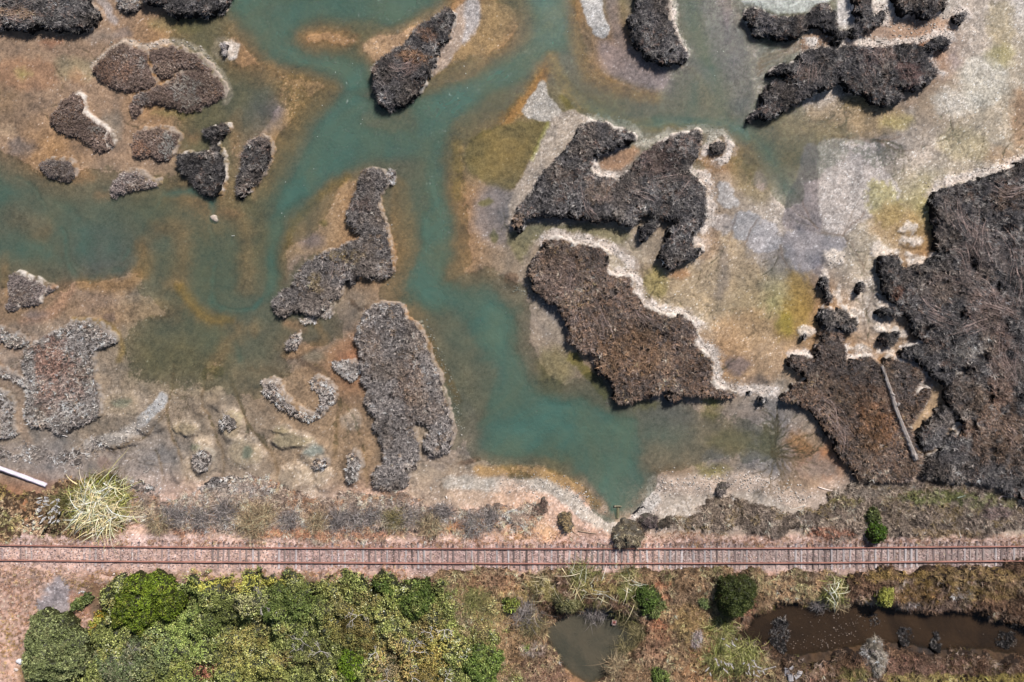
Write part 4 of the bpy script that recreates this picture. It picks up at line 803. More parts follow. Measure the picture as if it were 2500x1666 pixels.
islet('long dark diagonal islet with a warm brown middle, centre right', [[(1347, 583), (1366, 585), (1388, 591), (1415, 599), (1448, 602), (1476, 613), (1487, 624), (1481, 640), (1481, 662), (1503, 676), (1531, 676), (1542, 687), (1544, 714), (1562, 727), (1569, 747), (1591, 757), (1613, 768), (1638, 774), (1668, 771), (1684, 785), (1698, 802), (1704, 818), (1698, 840), (1703, 852), (1721, 866), (1740, 885), (1742, 910), (1742, 936), (1761, 952), (1783, 959), (1797, 966), (1775, 973), (1742, 971), (1706, 966), (1668, 971), (1637, 978), (1629, 973), (1634, 957), (1622, 957), (1607, 965), (1575, 971), (1544, 982), (1517, 987), (1502, 976), (1498, 952), (1498, 935), (1487, 927), (1479, 913), (1461, 908), (1456, 894), (1457, 869), (1432, 864), (1410, 850), (1394, 839), (1387, 825), (1388, 799), (1374, 775), (1361, 749), (1339, 742), (1328, 725), (1305, 712), (1298, 687), (1288, 665), (1295, 649), (1306, 629), (1320, 613), (1330, 591)]],
      'warm', (8, .3, PW), [(1480, 640, 60, 50, 'dk', .5), (1620, 800, 60, 50, 'dk', .5), (1360, 680, 50, 60, (112, 98, 92), .5), (1550, 860, 90, 60, (124, 98, 74), .5), (1300, 640, 26, 30, 'dk', .5)],
      [[(1370, 650), (1385, 690), (1370, 720)], [(1400, 760), (1410, 800)], [(1530, 720), (1560, 760), (1600, 790)], [(1440, 730), (1470, 790), (1480, 830)]], n=12)
islet('tiny dark bush on the salt strip joining two islets', [ell(1862, 976, 11, 9)], 'dark', (6, .12, PW))
islet('tiny dark bush left of the other one on the same salt strip', [ell(1834, 960, 5, 5)], 'dark', (4, .1, PW))
islet('dark curved islet under a bright white salt pan at the top', [[(1819, 24), (1843, 17), (1865, 24), (1893, 37), (1929, 39), (1970, 37), (1986, 20), (2014, 9), (2030, 16), (2041, 44), (2046, 70), (2060, 76), (2068, 84), (2057, 100), (2040, 110), (2034, 100), (2038, 84), (2022, 78), (2008, 66), (1983, 66), (1964, 80), (1942, 90), (1915, 93), (1887, 91), (1870, 80), (1855, 88), (1843, 82), (1838, 60), (1822, 48)]], 'dark', (6, .25, PW))
islet('dark hook-ended islet at the top with a curled white salt edge', [[(2082, -90), (2130, -90), (2127, 15), (2133, 36), (2146, 30), (2156, 24), (2164, 34), (2158, 50), (2144, 60), (2122, 74), (2100, 82), (2085, 88), (2076, 84), (2074, 70), (2085, 62), (2094, 52), (2090, 30), (2085, 10)]], 'dark', (5, .25, PW))
islet('dark lobed islet at the top right edge above orange mud', [[(2186, -90), (2312, -90), (2312, 10), (2302, 24), (2287, 34), (2271, 42), (2252, 40), (2235, 33), (2216, 38), (2197, 33), (2190, 12)]], 'dark', (6, .2, PW))
islet('small round dark tuft alone on the pale salt plain', [ell(2345, 42, 12, 13)], 'dark', (8, .12, PW))
islet('broad dark combed-grass islet at the upper right', [[(1934, 154), (1953, 133), (1981, 121), (2014, 116), (2038, 118), (2057, 111), (2085, 111), (2118, 116), (2156, 116), (2184, 111), (2216, 108), (2244, 112), (2257, 127), (2266, 148), (2281, 170), (2286, 184), (2266, 202), (2253, 206), (2236, 218), (2211, 218), (2192, 224), (2206, 238), (2190, 246), (2162, 259), (2140, 252), (2107, 233), (2079, 222), (2057, 203), (2045, 188), (2040, 203), (2025, 217), (1997, 222), (1970, 239), (1937, 252), (1915, 269), (1880, 290), (1865, 288), (1845, 283), (1828, 294), (1826, 285), (1850, 268), (1863, 250), (1865, 230), (1873, 210), (1890, 200), (1920, 197), (1924, 190), (1914, 180), (1900, 178), (1878, 181), (1876, 171), (1895, 162), (1915, 152)],
      [(2252, 116), (2268, 104), (2285, 91), (2300, 86), (2315, 98), (2319, 110), (2308, 119), (2290, 120), (2275, 129), (2262, 124)]],
      'dark', (7, .35, PW), [(2215, 180, 30, 26, (110, 84, 78), .5), (2130, 140, 40, 24, (110, 90, 84), .4)],
      [[(2080, 120), (2100, 150), (2120, 180), (2128, 200)], [(2130, 122), (2140, 150), (2150, 180)], [(2165, 120), (2160, 150)], [(2215, 125), (2208, 150), (2212, 175), (2235, 190)], [(1960, 140), (1950, 165), (1930, 190)], [(1980, 160), (1975, 200)]], dict(H=.85), n=16)
islet('narrow dark plant column on a pale mound between salt flats', [[(2003, 682), (2010, 674), (2018, 682), (2021, 695), (2026, 712), (2033, 725), (2030, 745), (2022, 737), (2018, 715), (2006, 698)]], 'dark', (8, .15, PW))
islet('small round dark bush with a white crust cap, right of the plant column', [ell(2100, 702, 11, 13)], 'dark', (9, .14, PW))
islet('dark clover-shaped bush cluster above the log islet', [[(2003, 765), (2010, 752), (2028, 755), (2040, 762), (2050, 752), (2062, 755), (2068, 766), (2074, 775), (2086, 778), (2094, 790), (2088, 804), (2072, 811), (2052, 808), (2038, 800), (2018, 812), (2006, 800), (2002, 780)]], 'dark', (8, .2, PW))
islet('speck of dark plant on a white mound left of the log islet', [ell(1964, 824, 8, 8)], 'dark', (8, .12, PW))
islet('short dark bar-shaped bush under a white crust edge', [[(2138, 760), (2150, 752), (2180, 751), (2202, 753), (2206, 762), (2190, 770), (2160, 772), (2141, 769)]], 'dark', (6, .15, PW), (), None, dict(g=1.6))
islet('dark heart-shaped bush between two muddy creeks', [[(2150, 820), (2160, 812), (2170, 815), (2185, 805), (2195, 808), (2195, 820), (2185, 838), (2165, 842), (2152, 835)]], 'dark', (7, .15, PW), (), None, dict(g=1.55))
islet('dark oval bush beside the creek right of the long log', [[(2244, 1056), (2266, 1028), (2288, 1003), (2304, 990), (2319, 1001), (2323, 1026), (2310, 1058), (2288, 1085), (2266, 1100), (2250, 1096), (2240, 1076)]], 'dark', (5, .2, PT))
islet('large dark and rust-brown islet carrying the long grey log', [[(1992, 839), (2010, 826), (2003, 814), (2030, 805), (2055, 816), (2060, 847), (2068, 869), (2062, 900), (2063, 913), (2072, 890), (2080, 878), (2096, 872), (2120, 872), (2140, 883), (2153, 893), (2162, 873), (2175, 869), (2190, 880), (2205, 883), (2243, 902), (2256, 921), (2241, 943), (2228, 970), (2244, 957), (2266, 951), (2270, 968), (2255, 1001), (2233, 1028), (2225, 1050), (2232, 1078), (2242, 1100), (2252, 1115), (2240, 1160), (2200, 1178), (2162, 1176), (2118, 1176), (2096, 1174), (2079, 1144), (2052, 1116), (2038, 1105), (2035, 1072), (2019, 1056), (2003, 1028), (1989, 1009), (1979, 998), (1942, 987), (1914, 982), (1912, 968), (1926, 952), (1942, 938), (1972, 926), (1956, 913), (1940, 902), (1926, 883), (1929, 869), (1950, 867), (1978, 875), (1994, 865)]],
      'warm', (6, .3, PW), [(2030, 880, 60, 60, 'dk', .6), (2105, 920, 40, 50, 'dk', .75), (2200, 930, 40, 60, 'dk', .75), (1950, 890, 30, 30, 'dk', .6), (2160, 1000, 26, 60, (112, 84, 70), .4), (2140, 1040, 50, 60, (116, 84, 54), .5), (2110, 990, 30, 60, (118, 84, 60), .4)],
      [[(1990, 970), (2030, 1000), (2050, 1050)], [(2010, 1010), (2060, 1080)], [(2050, 1050), (2050, 1100)]], dict(H=.7), n=14)
islet('huge dark marsh mass with swirls of pale dead stalks at the right edge', [[(2640, 330), (2500, 392), (2460, 411), (2420, 424), (2380, 440), (2340, 450), (2300, 461), (2280, 473), (2273, 487), (2275, 510), (2279, 540), (2284, 565), (2284, 590), (2288, 608), (2298, 617), (2276, 624), (2264, 640), (2236, 650), (2213, 657), (2203, 662), (2203, 648), (2198, 633), (2176, 624), (2151, 627), (2147, 651), (2152, 684), (2164, 717), (2189, 739), (2211, 766), (2225, 794), (2238, 821), (2262, 836), (2249, 840), (2227, 843), (2202, 856), (2208, 872), (2244, 887), (2269, 908), (2288, 930), (2308, 938), (2309, 957), (2313, 979), (2330, 1009), (2338, 1034), (2321, 1058), (2301, 1084), (2284, 1108), (2262, 1125), (2262, 1170), (2400, 1180), (2640, 1200)]],
      'dark', (7, .35, PW), [(2370, 860, 40, 20, (150, 144, 138), .5), (2420, 1040, 70, 90, 'br', .4), (2440, 900, 26, 120, (108, 88, 78), .5), (2330, 700, 60, 40, (104, 92, 86), .6), (2400, 620, 50, 60, (100, 90, 86), .5), (2480, 1080, 60, 60, (104, 88, 76), .6), (2350, 960, 40, 60, (96, 84, 76), .6), (2300, 540, 30, 50, (108, 98, 92), .5), (2190, 710, 16, 20, (124, 84, 66), .5), (2450, 480, 40, 30, 'br', .3), (2330, 1130, 50, 40, 'dk', .5), (2420, 760, 50, 60, (104, 88, 82), .5)],
      [[(2310, 470), (2320, 520), (2340, 560)], [(2335, 470), (2345, 530), (2360, 590), (2375, 640)], [(2370, 500), (2375, 560), (2360, 640)], [(2400, 530), (2390, 590), (2400, 640)], [(2320, 500), (2350, 550), (2400, 590)], [(2320, 610), (2350, 620), (2370, 680)],
       [(2280, 680), (2320, 690), (2380, 720), (2400, 760)], [(2360, 680), (2400, 700), (2440, 760)], [(2240, 700), (2260, 740), (2300, 770)], [(2360, 740), (2420, 750), (2480, 770)], [(2440, 560), (2470, 620), (2460, 700)], [(2480, 620), (2500, 700), (2490, 780)],
       [(2320, 820), (2360, 800), (2400, 780)], [(2420, 860), (2460, 900), (2480, 960)], [(2450, 830), (2490, 880), (2500, 950)], [(2440, 1030), (2470, 1060), (2460, 1080)], [(2400, 440), (2450, 470), (2500, 460)], [(2480, 840), (2470, 900), (2440, 930)], [(2260, 760), (2330, 790)], [(2450, 820), (2440, 870), (2470, 920)]],
      dict(H=.8, lump=.24), n=20, gaps=[ell(2262, 800, 10, 5), ell(2300, 690, 12, 5), ell(2255, 690, 5, 10), ell(2390, 870, 12, 6), ell(2340, 770, 6, 12), ell(2300, 980, 5, 12), ell(2440, 560, 8, 5), ell(2232, 672, 10, 4), ell(2420, 1100, 10, 6), ell(2370, 650, 5, 10), ell(2494, 552, 9, 16), ell(2345, 905, 18, 9), ell(2338, 1046, 9, 16), ell(2478, 968, 8, 6), ell(2300, 1060, 7, 12), ell(2410, 975, 6, 10), ell(2290, 905, 10, 5), ell(2430, 700, 5, 12)])

# ------------------------------------------------------------------ ground-cover scrub (nobody could count it)
STY.update(
 scrubg=dict(H=.34, hull=(104, 90, 82), dens=26, nb=13, L=.38, W=.038, tilt=(5, 55), kind='b', edge=14, lump=.2, ls=17, g=2.35, cj=.5,
           pal=G_(((136, 120, 108), 4), ((112, 98, 90), 3), ((158, 142, 128), 3), ((140, 108, 86), 4))),
 scrubd=dict(H=.36, hull=(72, 62, 54), dens=26, nb=13, L=.36, W=.038, tilt=(5, 55), kind='b', edge=14, lump=.24, ls=16, g=1.85, cj=.5,
           pal=G_(((118, 106, 98), 4), ((88, 79, 73), 3), ((142, 128, 116), 3), ((112, 98, 74), 3))),
 low=dict(H=.08, hull=(196, 164, 148), dens=20, nb=9, L=.2, W=.028, tilt=(10, 60), kind='b', edge=10, lump=.08, ls=14, g=1.25, cj=.6, feather=40,
           pal=G_(((190, 158, 142), 4), ((160, 124, 104), 3), ((172, 140, 104), 2), ((130, 106, 92), 2))),
 dry=dict(H=.36, hull=(72, 56, 44), dens=26, nb=13, L=.36, W=.038, tilt=(5, 55), kind='b', edge=14, lump=.3, ls=22, g=1.8, cj=.5, cs=40,
           pal=G_(((160, 132, 106), 3), ((134, 110, 86), 4), ((106, 90, 74), 3), ((154, 138, 106), 3), ((104, 100, 70), 2))),
 dryd=dict(H=.5, hull=(44, 35, 30), dens=26, nb=13, L=.36, W=.038, tilt=(5, 55), kind='b', edge=14, lump=.36, ls=22, g=1.5, cj=.5, cs=40,
           pal=G_(((116, 92, 74), 3), ((90, 70, 58), 4), ((136, 116, 102), 2), ((88, 76, 52), 2), ((146, 132, 124), 1))),
 bram=dict(H=.9, hull=(42, 44, 26), dens=44, nb=10, L=.15, W=.10, kind='l', edge=14, tv=.22, lump=1.1, ls=34, g=2.0, spread=.12, cs=30, cj=.8,
           pal=G_(((112, 116, 66), 4), ((90, 95, 52), 3), ((136, 138, 82), 3), ((166, 166, 124), 1), ((128, 118, 72), 3))),
)
PATCHC.update(gr=(94, 106, 54), dg=(70, 80, 42), yg=(140, 138, 52), ol=(120, 110, 62), dr=(138, 112, 72), rd=(120, 76, 62))
def stuff(name, label, poly, style, patches=(), over=None, holes=None, seed=5):
    sp = dict(STY[style]); sp.update(over or {})
    hz = 1.0 if max(p[1] for p in poly) > 1250 else .2
    poly = fixp(poly, hz * .8 + sp['H'] * .4); patches = [tuple(fixp([q[:2]], hz * .8 + sp['H'] * .6)[0]) + tuple(q[2:]) for q in patches]
    o, f = cover(None, name, [smooth(poly, True, 3)], sp, patches, seed=seed, holes=holes, sp=3.4, feather=sp.get('feather', 34))
    tag(o, label, kind='stuff'); return o, f
stuff('shore_scrub', 'grey and mauve salt scrub along the shore left of the pool', [(290, 1262), (320, 1215), (420, 1222), (470, 1205), (530, 1180), (620, 1160), (660, 1180), (720, 1200), (800, 1208), (880, 1206), (960, 1198), (1050, 1228), (1140, 1245), (1200, 1225), (1250, 1232), (1310, 1232), (1320, 1260), (1290, 1300), (1240, 1290), (1150, 1310), (1000, 1316), (860, 1318), (700, 1312), (560, 1308), (430, 1300), (340, 1296)],
      'scrubg', [(600, 1255, 60, 34, (150, 130, 106), .7), (1110, 1284, 24, 18, (160, 106, 74), .8), (430, 1300, 110, 13, (128, 92, 74), .8), (700, 1302, 90, 12, (146, 102, 78), .8), (900, 1304, 130, 12, (146, 108, 88), .8), (780, 1250, 60, 20, (142, 118, 98), .6), (1030, 1300, 80, 12, (150, 116, 96), .7), (350, 1250, 40, 20, (140, 126, 104), .6), (960, 1262, 60, 14, (120, 108, 90), .6), (560, 1195, 70, 26, (134, 126, 124), .7), (960, 1235, 60, 14, (140, 132, 130), .6)])
stuff('shore_scrub', 'dark grey scrub band between lagoon and railway, right of the pool', [(1510, 1300), (1530, 1290), (1560, 1270), (1600, 1266), (1640, 1250), (1700, 1232), (1760, 1216), (1830, 1222), (1900, 1238), (1960, 1248), (2010, 1225), (2030, 1195), (2080, 1180), (2120, 1176), (2240, 1170), (2300, 1160), (2400, 1170), (2660, 1180), (2660, 1290), (2500, 1302), (2400, 1306), (2260, 1312), (2180, 1308), (2100, 1312), (2040, 1318), (1960, 1302), (1900, 1304), (1800, 1300), (1740, 1302), (1660, 1288), (1600, 1292), (1560, 1312)],
      'scrubd', [(2100, 1200, 90, 20, (128, 122, 116), .5), (2300, 1215, 100, 16, (88, 96, 54), .7), (2050, 1225, 60, 10, (104, 100, 50), .6), (1750, 1235, 120, 22, (110, 98, 84), .4), (2020, 1300, 50, 14, (150, 98, 76), .6), (2420, 1230, 60, 20, (84, 88, 56), .6), (2300, 1300, 80, 10, (150, 128, 96), .6)], seed=6)
stuff('mud_grass', 'thin grey grass lying on the mud at the lower left', [(-110, 1085), (60, 1092), (120, 1085), (190, 1090), (230, 1060), (262, 1064), (290, 1095), (240, 1130), (280, 1150), (330, 1165), (400, 1190), (350, 1215), (290, 1190), (230, 1150), (160, 1150), (100, 1140), (-110, 1130)], 'pale', [(250, 1135, 20, 14, (120, 76, 58), .7)], dict(H=.12, dens=14, edge=12, comb=.5))
stuff('mud_grass', 'grey tufted grass bed on the mud above the left shore scrub', [(485, 1200), (500, 1170), (560, 1150), (640, 1165), (680, 1195), (640, 1225), (560, 1235), (500, 1235)], 'grey', (), dict(H=.25, dens=22, edge=12))
stuff('weeds', 'orange and olive weeds around the white driftwood log', [(-110, 1160), (30, 1190), (105, 1195), (118, 1178), (180, 1165), (230, 1150), (290, 1190), (320, 1215), (310, 1290), (200, 1312), (120, 1310), (60, 1318), (-110, 1320)],
      'dry', [(20, 1200, 50, 26, (122, 108, 56), .7), (15, 1280, 40, 26, (106, 108, 56), .6), (220, 1190, 50, 26, (128, 106, 58), .7), (80, 1290, 40, 20, (196, 158, 134), .7)], dict(H=.2, dens=20, L=.2, lump=.12))
stuff('dry_grass', 'sparse dry pinkish grass on the embankment above the rails', [(-110, 1306), (300, 1310), (900, 1316), (1200, 1296), (1360, 1300), (1480, 1318), (1600, 1296), (2000, 1306), (2660, 1298), (2660, 1330), (2100, 1334), (1300, 1336), (600, 1334), (-110, 1326)], 'low', [(900, 1318, 500, 12, (160, 116, 92), .5), (1250, 1300, 60, 30, (190, 150, 110), .5), (1950, 1316, 400, 10, (150, 116, 96), .6)], dict(dens=20, L=.26, feather=16, g=1.2))
stuff('dry_grass', 'dry grass and sprigs growing between the two rails', [(-110, 1337), (700, 1344), (1300, 1346), (2000, 1344), (2660, 1340), (2660, 1366), (2000, 1370), (1300, 1372), (700, 1370), (-110, 1364)], 'low', (), dict(dens=6, H=.01, L=.12, lump=.0, hull=(186, 156, 144), feather=12))
HOLES = [POND1, POND2, smooth(ell(150, 1465, 40, 60), True, 2)]
stuff('dry_grass', 'rust and straw coloured grass below the rails, left half', [(-110, 1385), (200, 1384), (600, 1384), (1100, 1386), (1100, 1440), (700, 1430), (400, 1440), (230, 1440), (190, 1480), (240, 1540), (40, 1600), (30, 1720), (-110, 1720)], 'low', [(200, 1420, 60, 30, (128, 110, 62), .6), (560, 1396, 160, 14, (150, 136, 72), .7), (900, 1392, 260, 14, (160, 112, 84), .7), (250, 1400, 60, 14, (150, 116, 72), .6), (15, 1600, 20, 90, (150, 124, 60), .7)], dict(H=.16, dens=20), holes=HOLES)
stuff('bracken', 'rust-brown bracken and grass below the rails, right of the thicket', [(1060, 1388), (1500, 1386), (1900, 1384), (2000, 1386), (2060, 1430), (2060, 1470), (1900, 1478), (1850, 1500), (1800, 1520), (1790, 1570), (1850, 1590), (1900, 1610), (1960, 1640), (1980, 1780), (1080, 1780), (1090, 1640), (1120, 1560), (1080, 1500), (1070, 1440)],
      'dry', [(1330, 1460, 90, 40, (122, 112, 66), .6), (1480, 1470, 60, 40, (128, 112, 78), .5), (1250, 1560, 70, 80, (126, 102, 76), .6), (1330, 1640, 60, 50, (110, 84, 76), .6), (1300, 1590, 30, 20, (164, 148, 140), .7), (1610, 1470, 26, 60, (186, 122, 92), .6), (1600, 1560, 40, 60, (130, 92, 74), .6), (1700, 1520, 50, 60, (132, 112, 74), .6), (1820, 1500, 34, 26, (126, 82, 72), .6), (1720, 1640, 60, 60, (156, 116, 84), .5), (1450, 1640, 30, 30, (140, 116, 98), .5), (1200, 1420, 60, 26, (150, 108, 84), .5), (1180, 1480, 50, 40, (156, 134, 92), .6)], holes=HOLES, seed=9)
stuff('ditch_growth', 'dark brown and olive scrub on both banks of the ditch', [(2000, 1388), (2300, 1384), (2660, 1380), (2660, 1780), (1980, 1780), (1900, 1620), (1850, 1590), (1790, 1570), (1800, 1520), (1850, 1496), (1930, 1470), (2060, 1470), (2050, 1420)],
      'dryd', [(2300, 1400, 300, 18, (140, 118, 72), .7), (2420, 1440, 100, 24, (112, 96, 60), .6), (2230, 1450, 60, 30, (118, 94, 56), .6), (2300, 1480, 90, 18, (96, 84, 80), .5), (2000, 1490, 90, 10, (92, 92, 26), .8), (1960, 1604, 40, 14, (72, 80, 30), .8), (2000, 1500, 110, 12, (84, 84, 36), .8), (2200, 1640, 200, 30, (118, 88, 78), .6), (2350, 1660, 240, 14, (152, 138, 82), .9), (2080, 1640, 60, 30, (132, 106, 82), .5), (2100, 1650, 40, 20, (104, 108, 60), .6)], holes=HOLES, seed=10)
stuff('green_weeds', 'sparse olive-green weeds where the thicket thins out to the right', [(1020, 1420), (1100, 1412), (1180, 1430), (1260, 1450), (1270, 1520), (1240, 1580), (1280, 1620), (1300, 1720), (1120, 1720), (1090, 1600), (1060, 1500)],
      'bram', [(1180, 1500, 50, 50, (140, 122, 84), .7), (1120, 1540, 40, 40, (112, 118, 62), .7), (1230, 1640, 50, 40, (120, 90, 74), .7), (1210, 1440, 40, 24, (148, 128, 92), .7)], dict(H=.45, lump=.4, dens=34, hull=(88, 80, 54), feather=60), holes=[POND1], seed=13)
stuff('pond_scrub', 'green-brown scrub crowding the upper bank of the muddy pond', [(1290, 1440), (1330, 1408), (1400, 1398), (1480, 1402), (1560, 1412), (1600, 1440), (1590, 1500), (1556, 1524), (1500, 1500), (1440, 1498), (1390, 1520), (1350, 1512), (1310, 1480)],
      'dryd', [(1340, 1440, 30, 26, (140, 132, 84), .7), (1400, 1480, 30, 24, (98, 98, 62), .8), (1460, 1430, 40, 24, (146, 134, 88), .7), (1540, 1440, 30, 30, (112, 120, 68), .7), (1470, 1480, 30, 20, (132, 114, 92), .8), (1570, 1480, 26, 26, (84, 92, 46), .8)], dict(H=.9, feather=26), seed=12)
o, BR = stuff('bramble_thicket', 'dense green bramble thicket below the railway on the left', [(205, 1560), (240, 1500), (262, 1440), (300, 1408), (420, 1404), (520, 1396), (640, 1390), (760, 1398), (860, 1408), (960, 1404), (1050, 1410), (1085, 1440), (1080, 1500), (1110, 1560), (1160, 1600), (1180, 1780), (140, 1780), (150, 1660), (200, 1620)],
      'bram', [(450, 1560, 80, 110, (112, 128, 66), .6), (560, 1500, 50, 50, (84, 90, 46), .7), (480, 1440, 50, 26, (96, 104, 56), .7), (760, 1600, 50, 40, (88, 86, 50), .8), (690, 1610, 30, 24, (118, 98, 66), .8), (910, 1450, 40, 26, (110, 98, 62), .8), (640, 1530, 30, 40, (100, 88, 56), .7), (540, 1600, 36, 30, (84, 84, 48), .7), (400, 1490, 22, 40, (92, 90, 50), .7), (1040, 1540, 40, 26, (124, 108, 78), .8), (1000, 1500, 30, 30, (96, 96, 52), .6), (820, 1480, 40, 26, (96, 88, 56), .7), (560, 1430, 40, 14, (122, 100, 64), .7), (420, 1640, 60, 30, (136, 140, 72), .7), (720, 1480, 90, 50, 'gr', .6), (700, 1560, 60, 50, 'dg', .3), (850, 1540, 60, 50, 'ol', .75), (880, 1500, 40, 30, 'ol', .6), (600, 1420, 120, 18, (160, 152, 70), .7), (950, 1450, 40, 30, (104, 112, 48), .5), (1000, 1620, 90, 50, 'dr', .75), (960, 1570, 60, 30, (128, 110, 72), .6),
      (1060, 1590, 40, 60, (150, 134, 72), .6), (500, 1640, 26, 20, (128, 80, 70), .9), (600, 1590, 60, 60, (120, 108, 60), .5), (640, 1640, 70, 30, (128, 124, 66), .5), (1080, 1520, 50, 40, (128, 112, 66), .5), (800, 1430, 60, 24, (112, 106, 58), .5), (610, 1470, 40, 26, (132, 122, 98), .5), (380, 1600, 50, 60, (100, 108, 76), .7)], holes=[POND1], over=dict(feather=76), seed=11)

# ------------------------------------------------------------------ railway
def sweep(path, prof, caps=True):
    """profile (k,2) of (side, up) swept along path (n,3) lying roughly flat"""
    P = np.array(path, float); n = len(P); k = len(prof)
    tan = np.gradient(P, axis=0); tan[:, 2] = 0; tan /= np.linalg.norm(tan, axis=1)[:, None]
    sd = np.stack([-tan[:, 1], tan[:, 0], np.zeros(n)], -1)
    V = P[:, None] + sd[:, None] * np.array(prof)[None, :, :1] + np.array([0, 0, 1.])[None, None] * np.array(prof)[None, :, 1:]
    i = np.arange(n * k).reshape(n, k); j = np.roll(i, -1, 1)
    F = np.stack([i[:-1], j[:-1], j[1:], i[1:]], -1).reshape(-1, 4)
    return V.reshape(-1, 3), F
RAILN = [(-250, 1330), (0, 1332.5), (300, 1336), (640, 1339), (1260, 1341), (1880, 1340), (2140, 1338), (2500, 1335), (2760, 1332)]
RAILS = [(-250, 1367), (0, 1369), (300, 1372), (640, 1374.5), (1260, 1377), (1880, 1376), (2140, 1374), (2500, 1370.5), (2760, 1367)]
RAILZ = 1.26
track = thing('railway_track', 'rusty single railway track on old weathered sleepers crossing the whole picture', 'railway track', (0, float(WY(1356)), 1.2))
TL = np.array(track.location)
prof = [(-.070, 0), (.070, 0), (.070, .012), (.012, .03), (.012, .10), (.036, .115), (.036, .15), (-.036, .15), (-.036, .115), (-.012, .10), (-.012, .03), (-.070, .012)]
for pts in (RAILN, RAILS):
    q = fixp(smooth(pts, False, 24), RAILZ + .12)
    P = np.stack([WX(q[:, 0]), WY(q[:, 1]), np.full(len(q), RAILZ)], -1)
    V, F = sweep(P, prof); cc = np.tile(lin((146, 98, 86)), (len(V), 1)); kk = len(prof)
    top = np.isin(np.arange(len(V)) % kk, (6, 7)); cc[top] = lin((160, 116, 102)); cc *= (.75 + .5 * RS.rand(len(P), 1)).repeat(kk, 0)
    r = mk('rail', V - TL, F, cc, M_RUST, track)
def beam_mesh(L, W_, Hh, seed, c, segs=7):
    """weathered timber: split ends, uneven edges, slightly bowed"""
    rs = np.random.RandomState(seed); u = np.linspace(-.5, .5, segs + 1)
    pr = np.array([(-.5, 0), (-.5, .8), (-.36, 1), (-.1, .96), (.1, .99), (.36, 1), (.5, .8), (.5, 0)])
    k = len(pr); V = np.empty((segs + 1, k, 3))
    for a in range(segs + 1):
        V[a, :, 0] = pr[:, 0] * W_ * (1 + rs.randn(k) * .06); V[a, :, 1] = u[a] * L + (rs.randn(k) * .03 if a in (0, segs) else 0) + math.sin(u[a] * 3) * .0
        V[a, :, 2] = pr[:, 1] * Hh + rs.randn(k) * .006
    i = np.arange((segs + 1) * k).reshape(segs + 1, k); j = np.roll(i, -1, 1)
    F = np.stack([i[:-1], j[:-1], j[1:], i[1:]], -1).reshape(-1, 4)
    V = V.reshape(-1, 3)
    c1 = np.array([[i[0, 0], i[0, 1], i[0, 2], i[0, 3]], [i[0, 0], i[0, 3], i[0, 4], i[0, 7]], [i[0, 7], i[0, 4], i[0, 5], i[0, 6]],
                   [i[-1, 3], i[-1, 2], i[-1, 1], i[-1, 0]], [i[-1, 7], i[-1, 4], i[-1, 3], i[-1, 0]], [i[-1, 6], i[-1, 5], i[-1, 4], i[-1, 7]]])
    streak = (.65 + .7 * rs.rand(k)); cc = np.tile(lin(c), (len(V), 1)) * np.tile(streak, segs + 1)[:, None] * (.85 + .3 * rs.rand(len(V), 1))
    return V, np.concatenate([F, c1]), cc
def rotz(V, a): c, s_ = math.cos(a), math.sin(a); return V @ np.array([[c, s_, 0], [-s_, c, 0], [0, 0, 1.]])
xs_ = []; x = -150.0
while x < 2640: xs_.append(x); x += 14.6 + random.uniform(-1.8, 1.8)
SL = []
for x in xs_:
    if 1375 < x < 1610: up = random.uniform(.03, .06); c_ = random.choice([(176, 166, 162), (150, 138, 134), (120, 104, 98), (190, 180, 176)])
    elif x < 500: up = random.choice([-.03, -.01, .0, .01, .02]); c_ = random.choice([(176, 160, 158), (150, 130, 124), (190, 176, 170)])
    elif x < 860: up = random.choice([.0, .01, .02, .03, .035]); c_ = random.choice([(182, 170, 168), (140, 124, 118), (196, 186, 182), (160, 140, 134)])
    else: up = random.choice([.01, .02, .03, .04]); c_ = random.choice([(170, 160, 158), (184, 174, 172), (128, 112, 108), (160, 144, 138), (112, 98, 94)])
    if random.random() < .05: continue
    SL.append((x, up, c_))
order = sorted(range(len(SL)), key=lambda i: -(SL[i][1] + (0 if -10 < SL[i][0] < 2510 else -1)))
asparts = set(order[:99]); rest = []
for i, (x, up, c_) in enumerate(SL):
    yc = np.interp(x, [p[0] for p in RAILN], [(a[1] + b[1]) / 2 for a, b in zip(RAILN, RAILS)]) + random.uniform(-2.5, 2.5)
    q = fixp([(x, yc)], 1.22)[0]
    V, F, cc = beam_mesh(2.4 + random.uniform(-.12, .12), random.uniform(.17, .23), .13, i, c_)
    V = rotz(V, R(random.gauss(0, 1.2) if not 1380 < x < 1440 else random.gauss(-3, 2)))
    V[:, 2] += min(RAILZ - .12, 1.215 + up - .125); V[:, 2] = np.minimum(V[:, 2], RAILZ - .004)
    V[:, 0] += WX(q[0]); V[:, 1] += WY(q[1]); V -= TL
    if i in asparts: mk('sleeper', V, F, cc, M_WOOD, track)
    else: rest.append((V, F, cc))
def merge(lst):
    Vs, Fs, Cs, b = [], [], [], 0
    for V, F, c in lst: Vs.append(V); Fs.append(F + b); Cs.append(c); b += len(V)
    return np.concatenate(Vs), np.concatenate(Fs), np.concatenate(Cs)
if rest:
    V, F, cc = merge(rest); o = mk('sleepers', V, F, cc, M_WOOD, track); o['kind'] = 'stuff'

